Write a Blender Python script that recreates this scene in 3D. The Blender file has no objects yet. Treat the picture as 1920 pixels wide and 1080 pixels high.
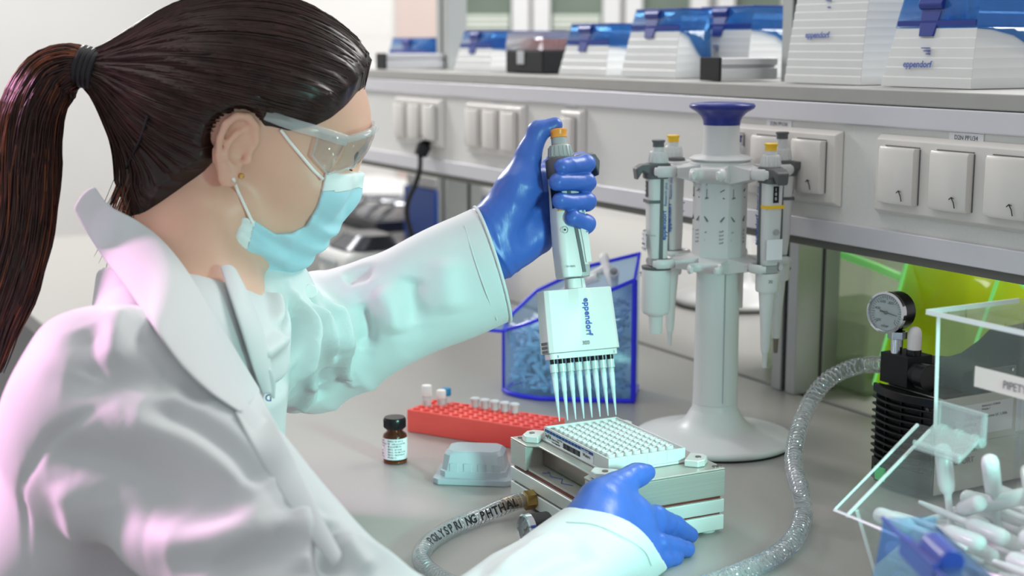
import bpy, bmesh, math, random
import numpy as np
from mathutils import Vector, Matrix
sc = bpy.context.scene
col = sc.collection
PI = math.pi
# ------------------------------------------------------------------ camera
FPX = 2667.0
PITCH = math.atan(458 / FPX)
HEAD = math.radians(150.7)
CAM = Vector((0, 0, .445))
FW = Vector((math.cos(HEAD) * math.cos(PITCH), math.sin(HEAD) * math.cos(PITCH), -math.sin(PITCH)))
RT = Vector((math.sin(HEAD), -math.cos(HEAD), 0))
UP = RT.cross(FW)
cd = bpy.data.cameras.new('camera')
cd.sensor_width = 36; cd.lens = FPX / 1920 * 36
cd.clip_start = .05; cd.clip_end = 50
cd.dof.use_dof = True; cd.dof.focus_distance = 1.33; cd.dof.aperture_fstop = 5.0
cam = bpy.data.objects.new('camera', cd)
cam.location = CAM
cam.rotation_euler = Matrix((RT, UP, -FW)).transposed().to_euler()
col.objects.link(cam); sc.camera = cam
# ------------------------------------------------------------------ colour management, world
sc.view_settings.view_transform = 'Standard'; sc.view_settings.look = 'None'
sc.view_settings.exposure = .10; sc.view_settings.gamma = 1
sc.view_settings.use_curve_mapping = False
w = bpy.data.worlds.new('room_light'); sc.world = w; w.use_nodes = True
bgn = w.node_tree.nodes['Background']
bgn.inputs[0].default_value = (.97, .98, 1.0, 1); bgn.inputs[1].default_value = .50

def area(name, loc, target, size, power, color, shape='DISK', sy=None, spread=180):
    l = bpy.data.lights.new(name, 'AREA'); l.shape = shape; l.size = size
    if sy: l.size_y = sy
    l.energy = power; l.color = color; l.spread = math.radians(spread)
    o = bpy.data.objects.new(name, l); o.location = loc
    o.rotation_euler = (Vector(target) - Vector(loc)).to_track_quat('-Z', 'Y').to_euler()
    col.objects.link(o); return o
area('key_softbox', (-3.5, .55, 1.35), (-1.3, .8, .1), .45, 22, (1, .98, .96))
area('pink_lamp', (-2.0, -.80, .95), (-1.12, -.02, .02), .30, 5, (1, .45, .80), spread=46)
area('cyan_lamp', (-.25, .75, .34), (-1.10, .63, .10), .14, .78, (.42, 1, .89), spread=50)
area('ceiling_lamp', (-1.6, .5, 2.0), (-1.6, .7, 0), 1.2, 9, (1, .99, .97), 'RECTANGLE', 1.6)
area('rear_room_fill', (-3.4, 1.9, 2.0), (-4.2, 2.6, 0), 1.4, 50, (1, .99, .97), 'RECTANGLE', 1.4)  # unseen fill light, turned up to brighten the background
area('left_wall_fill', (-4.6, .2, 2.0), (-6, .6, .6), 1.0, 27, (1, .99, .98), 'RECTANGLE', 1.4)  # added fill, no visible source; lifts the left wall
area('far_bench_fill', (-1.3, 2.2, 1.5), (-1.25, 1.4, 0), .8, 30, (1, .99, .97), 'RECTANGLE', .8)  # added fill that brightens the green shield and far bench

# ------------------------------------------------------------------ helpers
def at(x, y, d):
    "point seen at pixel x, y at distance d along the view axis"
    return CAM + (FW + RT * ((x - 960) / FPX) + UP * ((540 - y) / FPX)) * d
def lin(h):
    h = h.lstrip('#'); c = [int(h[i:i + 2], 16) / 255 for i in (0, 2, 4)]
    return tuple(v / 12.92 if v <= .04045 else ((v + .055) / 1.055) ** 2.4 for v in c) + (1,)
MATS = {}
def mat(name, color, rough=.4, metal=0, trans=0, ior=1.45, noise=None, bump=None, emit=None, spec=.5,
        coat=0, sss=0, mixclear=0, sheen=0):
    m = bpy.data.materials.new(name); m.use_nodes = True
    nt = m.node_tree; n = nt.nodes; p = n['Principled BSDF']
    c = lin(color) if isinstance(color, str) else tuple(color) + (1,)
    p.inputs['Base Color'].default_value = c
    p.inputs['Roughness'].default_value = rough; p.inputs['Metallic'].default_value = metal
    p.inputs['Transmission Weight'].default_value = trans; p.inputs['IOR'].default_value = ior
    p.inputs['Specular IOR Level'].default_value = spec
    p.inputs['Coat Weight'].default_value = coat
    if sheen: p.inputs['Sheen Weight'].default_value = sheen
    if sss:
        p.inputs['Subsurface Weight'].default_value = sss
        p.inputs['Subsurface Radius'].default_value = (.010, .004, .002); p.inputs['Subsurface Scale'].default_value = 1
    tc = n.new('ShaderNodeTexCoord')
    if noise:
        scale, amt = noise[0], noise[1]
        t = n.new('ShaderNodeTexNoise'); t.inputs['Scale'].default_value = scale; t.inputs['Detail'].default_value = 4
        if len(noise) > 2:
            mp = n.new('ShaderNodeMapping'); mp.inputs['Scale'].default_value = noise[2]
            nt.links.new(tc.outputs['Object'], mp.inputs[0]); nt.links.new(mp.outputs[0], t.inputs['Vector'])
        else: nt.links.new(tc.outputs['Object'], t.inputs['Vector'])
        r = n.new('ShaderNodeMapRange'); r.inputs['To Min'].default_value = 1 - amt; r.inputs['To Max'].default_value = 1 + amt
        r.inputs['From Min'].default_value = .3; r.inputs['From Max'].default_value = .7
        nt.links.new(t.outputs['Fac'], r.inputs['Value'])
        h = n.new('ShaderNodeHueSaturation'); h.inputs['Color'].default_value = c
        nt.links.new(r.outputs[0], h.inputs['Value']); nt.links.new(h.outputs[0], p.inputs['Base Color'])
    if bump:
        t = n.new('ShaderNodeTexNoise'); t.inputs['Scale'].default_value = bump[0]; t.inputs['Detail'].default_value = 5
        if len(bump) > 2:
            mp = n.new('ShaderNodeMapping'); mp.inputs['Scale'].default_value = bump[2]
            nt.links.new(tc.outputs['Object'], mp.inputs[0]); nt.links.new(mp.outputs[0], t.inputs['Vector'])
        else: nt.links.new(tc.outputs['Object'], t.inputs['Vector'])
        b = n.new('ShaderNodeBump'); b.inputs['Strength'].default_value = 1; b.inputs['Distance'].default_value = bump[1]
        nt.links.new(t.outputs['Fac'], b.inputs['Height']); nt.links.new(b.outputs[0], p.inputs['Normal'])
    if emit:
        p.inputs['Emission Color'].default_value = c; p.inputs['Emission Strength'].default_value = emit
    if mixclear:
        o = n['Material Output']; tr = n.new('ShaderNodeBsdfTransparent'); mx = n.new('ShaderNodeMixShader')
        tr.inputs[0].default_value = tuple(.45 + .55 * v for v in c[:3]) + (1,)
        mx.inputs[0].default_value = mixclear
        nt.links.new(p.outputs[0], mx.inputs[1]); nt.links.new(tr.outputs[0], mx.inputs[2]); nt.links.new(mx.outputs[0], o.inputs[0])
    MATS[name] = m; return m
def sheet(name, tint, refl=1.0, haze=0.0, rough=.03, hazecol=None):
    "thin clear plastic: tinted see-through with a Fresnel reflection and a little haze"
    m = bpy.data.materials.new(name); m.use_nodes = True; nt = m.node_tree; n = nt.nodes
    n.remove(n['Principled BSDF']); o = n['Material Output']
    tr = n.new('ShaderNodeBsdfTransparent'); tr.inputs[0].default_value = lin(tint)
    di = n.new('ShaderNodeBsdfDiffuse'); di.inputs[0].default_value = lin(hazecol or tint)
    gl = n.new('ShaderNodeBsdfGlossy'); gl.inputs['Roughness'].default_value = rough
    lw = n.new('ShaderNodeLayerWeight'); pw = n.new('ShaderNodeMath'); pw.operation = 'POWER'; pw.inputs[1].default_value = 4; nt.links.new(lw.outputs['Facing'], pw.inputs[0]); fr = n.new('ShaderNodeMath'); fr.operation = 'MULTIPLY_ADD'; fr.inputs[1].default_value = .55; fr.inputs[2].default_value = .035; nt.links.new(pw.outputs[0], fr.inputs[0])
    ma = n.new('ShaderNodeMath'); ma.operation = 'MULTIPLY'; ma.inputs[1].default_value = refl
    a = n.new('ShaderNodeMixShader'); a.inputs[0].default_value = haze
    b = n.new('ShaderNodeMixShader')
    L = nt.links.new
    L(tr.outputs[0], a.inputs[1]); L(di.outputs[0], a.inputs[2]); L(fr.outputs[0], ma.inputs[0]); L(ma.outputs[0], b.inputs[0])
    L(a.outputs[0], b.inputs[1]); L(gl.outputs[0], b.inputs[2]); L(b.outputs[0], o.inputs[0])
    MATS[name] = m; return m

class MB:
    "collects shapes into one mesh"
    def __init__(s): s.v = []; s.f = []; s.T = Matrix.Identity(4)
    def add(s, vs, fs):
        k = len(s.v); s.v += [tuple(s.T @ Vector(p)) for p in vs]; s.f += [tuple(i + k for i in f) for f in fs]; return s
    def box(s, x0, x1, y0, y1, z0, z1):
        return s.add([(x, y, z) for z in (z0, z1) for y in (y0, y1) for x in (x0, x1)],
                     [(0, 2, 3, 1), (4, 5, 7, 6), (0, 1, 5, 4), (2, 6, 7, 3), (0, 4, 6, 2), (1, 3, 7, 5)])
    def hexa(s, b, t):   # two quads, same winding (bottom, top)
        return s.add(list(b) + list(t), [(3, 2, 1, 0), (4, 5, 6, 7)] + [(i, (i + 1) % 4, 4 + (i + 1) % 4, 4 + i) for i in range(4)])
    def loft(s, rings, cap=True, closed=True):
        n = len(rings[0]); vs = [p for r in rings for p in r]; fs = []
        for i in range(len(rings) - 1):
            for j in range(n if closed else n - 1):
                fs.append((i * n + j, i * n + (j + 1) % n, (i + 1) * n + (j + 1) % n, (i + 1) * n + j))
        if cap: fs += [tuple(range(n - 1, -1, -1)), tuple((len(rings) - 1) * n + j for j in range(n))]
        return s.add(vs, fs)
    def lathe(s, prof, c=(0, 0, 0), axis=(0, 0, 1), seg=32, cap=True):
        a = Vector(axis).normalized(); u = a.orthogonal().normalized(); w_ = a.cross(u); c = Vector(c)
        rings = [[tuple(c + a * z + (u * math.cos(t) + w_ * math.sin(t)) * max(r, 1e-5)) for t in (2 * PI * k / seg for k in range(seg))] for r, z in prof]
        return s.loft(rings, cap)
    def cyl(s, p0, p1, r0, r1=None, seg=20):
        p0 = Vector(p0); p1 = Vector(p1); d = p1 - p0
        return s.lathe([(r0, 0), (r1 if r1 is not None else r0, d.length)], p0, d, seg)
    def tube(s, pts, r, seg=10, flat=None, cap=True):
        pts = [Vector(p) for p in pts]; n = len(pts); rings = []
        t = (pts[1] - pts[0]).normalized(); u = (Vector(flat) if flat else t.orthogonal()).normalized()
        for i, p in enumerate(pts):
            t = (pts[min(i + 1, n - 1)] - pts[max(i - 1, 0)]).normalized()
            u = (u - t * u.dot(t)).normalized(); w_ = t.cross(u)
            ri = r[i] if isinstance(r, (list, tuple)) else r
            ra, rb = ri if isinstance(ri, (list, tuple)) else (ri, ri)
            rings.append([tuple(p + u * math.cos(a) * ra + w_ * math.sin(a) * rb) for a in (2 * PI * k / seg for k in range(seg))])
        return s.loft(rings, cap)
    def prism(s, poly, o, ux, uy, th):   # poly in (ux,uy) plane at o, extruded along ux x uy by th
        ux = Vector(ux).normalized(); uy = Vector(uy).normalized(); n = ux.cross(uy); o = Vector(o)
        a = [tuple(o + ux * p[0] + uy * p[1]) for p in poly]; b = [tuple(Vector(p) + n * th) for p in a]
        return s.loft([a, b])
    def build(s, name, m, parent=None, bevel=0, smooth=35, seg=2, solid=0, subsurf=0):
        me = bpy.data.meshes.new(name); me.from_pydata(s.v, [], s.f)
        bm = bmesh.new(); bm.from_mesh(me); bmesh.ops.recalc_face_normals(bm, faces=bm.faces); bm.to_mesh(me); bm.free()
        me.materials.append(MATS[m] if isinstance(m, str) else m)
        for p in me.polygons: p.use_smooth = True
        me.set_sharp_from_angle(angle=math.radians(smooth))
        o = bpy.data.objects.new(name, me); col.objects.link(o)
        if parent: o.parent = parent
        if solid: d = o.modifiers.new('thick', 'SOLIDIFY'); d.thickness = solid; d.offset = 0
        if bevel:
            b = o.modifiers.new('bevel', 'BEVEL'); b.width = bevel; b.segments = seg; b.limit_method = 'ANGLE'; b.angle_limit = math.radians(40)
            b.harden_normals = True
        if subsurf: d = o.modifiers.new('sub', 'SUBSURF'); d.levels = subsurf; d.render_levels = subsurf
        return o
def rrect(w_, h, r, n=5, c=(0, 0)):
    out = []
    for (sx, sy, a0) in ((1, 1, 0), (-1, 1, 90), (-1, -1, 180), (1, -1, 270)):
        for k in range(n + 1):
            a = math.radians(a0 + 90 * k / n)
            out.append((c[0] + sx * (w_ / 2 - r) + r * math.cos(a), c[1] + sy * (h / 2 - r) + r * math.sin(a)))
    return out
def bez(pts, n=12):
    "Catmull-Rom through the points"
    P_ = [Vector(p) for p in pts]; P_ = [P_[0] * 2 - P_[1]] + P_ + [P_[-1] * 2 - P_[-2]]; out = []
    for i in range(1, len(P_) - 2):
        for k in range(n):
            t = k / n; a, b, c, d = P_[i - 1:i + 3]
            out.append(.5 * ((2 * b) + (c - a) * t + (2 * a - 5 * b + 4 * c - d) * t * t + (3 * b - a - 3 * c + d) * t ** 3))
    out.append(P_[-2]); return out
def root(name, loc, label, cat, group=None, rz=0, kind=None):
    o = bpy.data.objects.new(name, None); o.empty_display_size = .02; o.location = loc; o.rotation_euler = (0, 0, rz); col.objects.link(o)
    return tag(o, label, cat, group, kind)
def tag(o, label=None, cat=None, group=None, kind=None):
    if label: o['label'] = label
    if cat: o['category'] = cat
    if group: o['group'] = group
    if kind: o['kind'] = kind
    return o
def kids(o): return [c for c in bpy.data.objects if c.parent == o]
def copy_tree(o, parent=None):
    c = o.copy(); col.objects.link(c); c.parent = parent
    for ch in kids(o): copy_tree(ch, c)
    return c
def text(s, size, o, ux, uy, m, parent, name='lettering', align='LEFT', off=.0003, label=None, bold=0, sx=1.0):
    "flat printed text lying in the (ux, uy) plane, baseline start at o"
    cu = bpy.data.curves.new(name, 'FONT'); cu.body = s; cu.size = size; cu.align_x = align; cu.resolution_u = 3
    if bold: cu.offset = bold * size
    cu.extrude = .00008
    t = bpy.data.objects.new(name, cu); me = bpy.data.meshes.new_from_object(t); bpy.data.objects.remove(t)
    me.name = name; me.materials.clear(); me.materials.append(MATS[m])
    ux = Vector(ux).normalized(); uy = Vector(uy).normalized(); n = ux.cross(uy).normalized()
    M_ = Matrix((ux * sx, uy, n)).transposed().to_4x4(); M_.translation = Vector(o) + n * off
    me.transform(M_); ob = bpy.data.objects.new(name, me); col.objects.link(ob); ob.parent = parent
    if label: ob['label'] = label
    return ob
# ------------------------------------------------------------------ materials
mat('bench_laminate', '#a09e9a', .33, noise=(900, .05), bump=(260, .00006))
mat('wall_paint', '#dcdad7', .7, noise=(3, .02)); mat('wall_beige', '#cbb9b2', .7, noise=(3, .02))
mat('floor_vinyl', '#8f8f8c', .4, noise=(20, .05)); mat('white_frame', '#d6d6d6', .4, noise=(5, .01))
mat('slab_grey', '#a9a8a4', .45, noise=(40, .03)); mat('alu', '#c9c9cc', .30, .75, bump=(60, .00002, (1, 60, 60)))
mat('alu_white', '#d9d8dd', .38, .25, noise=(30, .01)); mat('alu_dark', '#6a6a64', .5, .3, noise=(30, .03))
mat('duct_white', '#dededa', .45, noise=(300, .02), bump=(400, .00004)); mat('switch_white', '#dedad5', .30, noise=(20, .01), coat=.3)
mat('post_alu', '#b9bdbb', .35, .45, noise=(20, .02)); mat('groove', '#30312f', .6, noise=(20, .05))
mat('rubber_black', '#15161a', .5, noise=(60, .05), bump=(500, .00002)); mat('black_plastic', '#101114', .28, noise=(60, .05))
mat('black_matte', '#17181a', .65, noise=(200, .1), bump=(900, .0001))
mat('brushed', '#c4c1bb', .34, .62, noise=(9, .06, (1, 1, 90)), bump=(14, .00004, (2, 2, 260)))
mat('brushed_light', '#dcdfdc', .36, .35, noise=(9, .03, (1, 1, 90)), bump=(14, .00003, (2, 2, 260)))
mat('poly_white', '#dfe3e0', .35, noise=(60, .02)); mat('gasket_red', '#6d2a1e', .45, noise=(60, .08))
mat('brass', '#b89256', .28, .95, noise=(60, .06)); mat('chrome', '#d5d7dc', .10, 1, noise=(20, .01)); mat('steel', '#8d857c', .3, .9, noise=(20, .02))
mat('wire', '#50555a', .3, .6, noise=(20, .02)); mat('grey_light', '#d3d4d3', .36, noise=(30, .015)); mat('grey_white', '#dcdedd', .38, noise=(30, .015)); mat('grey_mid', '#a3a5a5', .40, noise=(30, .02))
mat('grey_dark', '#5c5d5f', .42, noise=(30, .03)); mat('blue_knob', '#232f86', .30, noise=(20, .03)); mat('navy', '#2a3c8c', .3, noise=(20, .03))
mat('orange', '#f09a3e', .3, noise=(30, .02)); mat('yellow', '#f2c22a', .3, noise=(30, .02)); mat('print_blue', '#2950a8', .5, noise=(20, .02)); mat('ink', '#23242a', .5, noise=(20, .02))
mat('ink_grey', '#6b6c70', .5, noise=(20, .02)); mat('paper', '#ececf0', .5, noise=(20, .02)); mat('label_navy', '#1d2f7c', .35, noise=(200, .2)); mat('label_blue', '#3aa0dd', .4, noise=(20, .02)); mat('label_orange', '#c07a58', .4, noise=(20, .02))
mat('red_rack', '#fb5c55', .35, noise=(30, .02), sss=.15); mat('pale_lid', '#ccd6de', .22, noise=(20, .01), mixclear=.22)
mat('amber', '#8a4a10', .06, trans=.85, ior=1.5, noise=(20, .02)); mat('amber_liquid', '#2a1206', .1, noise=(20, .02))
mat('tube_frost', '#eceff2', .3, noise=(30, .01), mixclear=.35); mat('tube_white', '#f2eeee', .4, noise=(30, .01)); mat('cap_blue', '#1e86b8', .35, noise=(20, .02))
mat('tip_clear', '#e6f4f6', .12, noise=(30, .01), mixclear=.45); mat('tip_filter', '#f4f6f8', .6, noise=(30, .01)); mat('seal_orange', '#d66a3c', .4, noise=(30, .01))
mat('plate_clear', '#e9ebea', .16, noise=(30, .01), mixclear=.18); mat('plate_solid', '#dfe1e0', .25, noise=(30, .01), mixclear=.12)
mat('tips_heap', '#e4f2fb', .25, noise=(30, .02)); mat('bulb', '#eef0f2', .22, noise=(30, .01), mixclear=.18)
mat('pump_beige', '#cbc8bf', .42, noise=(200, .02), bump=(500, .00003)); mat('pump_black', '#0f1012', .3, noise=(60, .05)); mat('green_switch', '#2fae62', .25, noise=(20, .03), emit=.35)
mat('gauge_face', '#d4d6da', .4, noise=(20, .01)); mat('gauge_red', '#d24a4a', .5, noise=(20, .01)); mat('acrylic_edge', '#f4f6f6', .25, noise=(20, .01), mixclear=.25); mat('strip_label', '#e6ddd6', .5, noise=(20, .01))  # milky white of the acrylic edge stands in for piped light
mat('edge_blue', '#2a2fd8', .25, noise=(20, .02), mixclear=.15, emit=.12); mat('edge_green', '#8df58a', .3, noise=(20, .02), emit=.35)  # edge glow put in as emission; the plastic rims are no lamps
mat('glove', '#3d62b6', .36, noise=(40, .03), bump=(70, .0009, (1, 1, .45)), sss=.04); mat('crate_blue', '#0c4fb4', .35, noise=(20, .02)); mat('machine_grey', '#a9ada3', .35, noise=(20, .02))
mat('machine_white', '#dcdcda', .4, noise=(20, .02)); mat('tray_dark', '#3f4148', .25, .4, noise=(8, .15)); mat('tips_orange', '#ee6a48', .4, noise=(60, .1)); mat('window_dark', '#6f7b70', .25, noise=(2, .15)); mat('blind', '#c9cfc4', .5, noise=(2, .05))
sheet('acrylic', '#fafcfb', .8, .025, hazecol='#d0d6d2'); sheet('hose_clear', '#f8fafb', 1.4, .12, .06, '#e6eef0'); sheet('lid_blue', '#a2cdee', 1.0, .20, hazecol='#6cb0e2')
sheet('bin_blue', '#e2f1fe', 1.0, .10, .2, hazecol='#a8d4f6'); sheet('green_sheet', '#e6f440', .6, .66, .08, '#d4ea28'); sheet('glass_bin', '#dfe6d8', 1.2, .3, .15, '#b4c0a8'); sheet('goggles', '#f4f6f6', 1.3, .05)
sheet('rack_lid_clear', '#e8e8ec', 1.2, .15); sheet('front_lid_blue', '#b4c8e0', 1.2, .16, hazecol='#7f9cc4')
mat('hinge_clear', '#e6eceb', .12, noise=(30, .01), mixclear=.72)
# ------------------------------------------------------------------ the room
def struct(name, mb, m, **k): return tag(mb.build(name, m, **k), kind='structure')
struct('floor', MB().box(-6.2, 1, -1.5, 4.9, -.95, -.90), 'floor_vinyl')
struct('wall_left', MB().box(-6.05, -6, -1.5, 4.6, -.9, 2.2), 'wall_paint')
WD = 5.3; WO = CAM + FW * 0; fh = Vector((FW.x, FW.y, 0)).normalized()
def wl(px): return (px - 960) / FPX * WD     # sideways metres on the far wall
wr_ = HEAD - PI / 2
def wobj(o): o.location = Vector((0, 0, 0)) + fh * WD; o.rotation_euler = (0, 0, wr_); return o
wobj(struct('wall_back', MB().box(wl(560), wl(2500), .08, .16, -.9, .47).box(wl(560), wl(868) - .05, .08, .16, .471, 2.2), 'wall_paint'))
for k, (a_, b_) in enumerate(((868, 960), (1030, 1128), (1200, 1290), (1370, 1460), (1545, 1640), (1720, 1815))):
    x0, x1 = wl(a_), wl(b_); f_ = .062; fr = MB()
    for q in ((x0 - f_, x0, .47, 2.2), (x1, x1 + f_, .47, 2.2), (x0, x1, .47, .49), (x0, x1, 2.1, 2.2)): fr.box(q[0], q[1], 0, .08, q[2], q[3])
    o = wobj(struct('window_%d' % (k + 1), fr, 'white_frame'))
    MB().box(x0, x1, .05, .056, .49, 2.1).build('window_pane', 'window_dark', o)
    bl = MB()
    for j in range(3): bl.box(x0 + .01, x1 - .01, .02, .03, .50 + j * .018, .514 + j * .018)
    bl.build('blind', 'blind', o)
wobj(struct('trim_1', MB().box(wl(745), wl(822), .05, .079, -.9, 2.2), 'wall_beige'))
# ------------------------------------------------------------------ benches
def bench(label, y0, y1, x0=-3.4, x1=.5):
    t = root('lab_bench', ((x0 + x1) / 2, (y0 + y1) / 2, -.9), label, 'bench'); W = (x1 - x0) / 2; D = (y1 - y0) / 2
    MB().box(-W, W, -D, D, .87, .90).build('worktop', 'bench_laminate', t, bevel=.003)
    for sx in (-W + .06, 0, W - .06):
        MB().box(sx - .02, sx + .02, -D + .05, D - .05, 0, .869).build('leg_panel', 'white_frame', t, bevel=.002)
    return t
bench('grey laminate lab bench in front, carrying the pipette stand and vacuum pump', .44, 1.195)
bench('grey laminate lab bench on the far side, beyond the gap behind the posts', 1.203, 2.05)
# ------------------------------------------------------------------ service duct and shelf on posts
duct = root('service_shelf', (-1.6, 1.06, 0), 'white service duct with sockets under a grey shelf on aluminium posts', 'shelf')
X0, X1 = -1.9, 2.0
MB().box(X0, X1, 0, .36, .3827, .3985).build('shelf_board', 'slab_grey', duct, bevel=.0015)
MB().box(X0, X1, .0005, .36, .3598, .3822).build('shelf_edge', 'alu_white', duct, bevel=.002)
MB().box(X0, X1, .006, .11, .2530, .3594).build('duct_panel', 'duct_white', duct)
MB().box(X0, X1, 0, .10, .2305, .2534).build('lower_rail', 'alu_white', duct, bevel=.0015)
MB().box(X0, X1, .004, .10, .2216, .2303).build('rail_slot', 'alu_dark', duct)  # dark aluminium strip set back below the rail
def post(x, w_=.046):
    for z0, z1, n in ((.0005, .2215, 'post'), (.3988, 1.25, 'post')):
        b = MB(); y0, y1 = .125, .165
        xa, xb = x - w_ / 2, x + w_ / 2
        b.box(xa, xa + w_ * .40, y0, y1, z0, z1).box(xb - w_ * .40, xb, y0, y1, z0, z1).box(xa + .004, xb - .004, y0 + .007, y1 - .007, z0, z1)
        o = b.build(n, 'post_alu', duct, bevel=.001)
        MB().box(x - w_ * .1, x + w_ * .1, y0 + .004, y0 + .0068, z0, z1).build('slot', 'groove', o)
    for z0, z1 in ((.0005, .2215),):
        b = MB().box(x - w_ / 2, x + w_ / 2, y1 + .006, y1 + .030, z0, z1); b.build('post', 'post_alu', duct, bevel=.001)
        MB().box(x - w_ / 2 + .006, x + w_ / 2 - .006, y1, y1 + .006, z0, z1).build('slot', 'groove', duct)
post(.205); post(-.775)
for x, y0 in ((.139, .035), (-.80, .008)):
    o = MB().box(x, x + .038, y0, .124, .4005, .4155).box(x + .004, x + .034, y0, .124, .4155, .4185).box(x, x + .038, y0, .124, .4185, .4275).build('bracket_arm', 'alu', duct, bevel=.001)
    MB().box(x - .001, x + .039, y0 - .004, y0 - .0002, .3995, .4285).build('end_cap', 'black_matte', duct, bevel=.001)
# ------------------------------------------------------------------ switches and sockets
def cover_bm(w_, h):   # slightly crowned cover, thicker at the right side, open wedge
    b = MB(); n = 8; rings = []
    for k in range(n + 1):
        a = k / n; x = -w_ / 2 + w_ * a
        y = -.0068 - .0032 * math.sin(PI * a) - .003 * a
        rings.append([(x, 0, -h / 2), (x, y + .0015, -h / 2), (x, y, -h / 2 + .004), (x, y, h / 2 - .004), (x, y + .0015, h / 2), (x, 0, h / 2)])
    return b.loft(rings)
def socket_group(xc, zc, n, label, mod=.071, cw=.052, arrow=True, blue=False):
    t = root('socket_panel', (xc, 1.0655, zc), label, 'socket', 'socket panels on the duct')
    W = n * mod + .012; H = .084
    MB().hexa([(-W / 2, 0, -H / 2), (W / 2, 0, -H / 2), (W / 2, 0, H / 2), (-W / 2, 0, H / 2)],
              [(-W / 2 + .004, -.009, -H / 2 + .005), (W / 2 - .004, -.009, -H / 2 + .005), (W / 2 - .004, -.009, H / 2 - .005), (-W / 2 + .004, -.009, H / 2 - .005)]).build('frame', 'switch_white', t, bevel=.0015)
    for k in range(n):
        x = (k - (n - 1) / 2) * mod - .002
        c = cover_bm(cw, .058).build('cover', 'switch_white', t, bevel=.0008, smooth=50); c.location = (x, -.0085, .001)
        MB().box(cw / 2 + .0002, cw / 2 + .0010, -.0016, .0003, -.028, .028).box(-cw / 2 + .004, cw / 2, -.0016, .0003, .0292, .0300).build('gap', 'ink_grey', c)
        if arrow:
            a = MB().tube([(cw * .30, -.0132, -.0245), (cw * .27, -.0132, -.019), (cw * .21, -.0132, -.0145)], .0005, 6)
            a.tube([(cw * .15, -.0130, -.0165), (cw * .21, -.0132, -.0140), (cw * .27, -.0134, -.0150)], .0005, 6).build('arrow_mark', 'ink', c)
    return t
socket_group(-2.218, .313, 3, 'white triple switch panel with the black plug, leftmost on the duct', .058, .046, False)
socket_group(-1.945, .313, 3, 'white triple switch panel between the black plug and the raised thumb', .058, .046, False)
socket_group(-1.716, .313, 1, 'white single socket directly behind the raised gloved thumb', .048, .036, False)
socket_group(-1.279, .311, 3, 'white triple socket panel partly behind the pipette carousel', .071, .052)
socket_group(-.999, .3112, 3, 'white triple socket panel at the right, under the D2N PP1/34 label', .071, .052)
def label_strip(x, z, s, lab, wd=.044):
    t = root('label_strip', (x, 1.0655, z), lab, 'label', 'printed strips on the duct')
    MB().box(-wd / 2, wd / 2, -.0004, 0, -.0045, .0045).build('tape', 'paper', t)
    text(s, .0062, (-.0150, -.0004, -.0022), (1, 0, 0), (0, 0, 1), 'ink_grey', t, sx=.95)
label_strip(-.995, .3548, 'D2N PP1/34', 'small white strip reading D2N PP1/34 at the right')
label_strip(-1.275, .3548, 'D2N PP1/34', 'small white strip above the socket behind the carousel')
label_strip(-1.728, .3548, 'D2N PP1/34', 'small white strip above the single socket behind the thumb', .03)
label_strip(-1.945, .3548, 'D2N PP1/34', 'small blurred white strip above the second triple switch panel', .03)
# plug and cable
t = root('power_cable', (-2.11, 1.03, .30), 'black plug and cable hanging down from the leftmost switch panel', 'cable')
a = at(812, 228, 2.43) - t.location; b_ = at(796, 272, 2.40) - t.location; c_ = at(788, 292, 2.40) - t.location
MB().tube([a, (a + b_) / 2, b_], [(.004, .006), (.010, .012), (.009, .011)], 12).build('plug', 'rubber_black', t)
MB().tube([b_, c_], [(.013, .014), (.011, .012)], 12).build('plug_grip', 'rubber_black', t)
MB().tube(bez([c_] + [at(x, y, 2.38) - t.location for x, y in ((787, 318), (779, 345), (766, 375), (763, 405), (775, 450))]), .0042, 8).build('cord', 'rubber_black', t)
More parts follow.
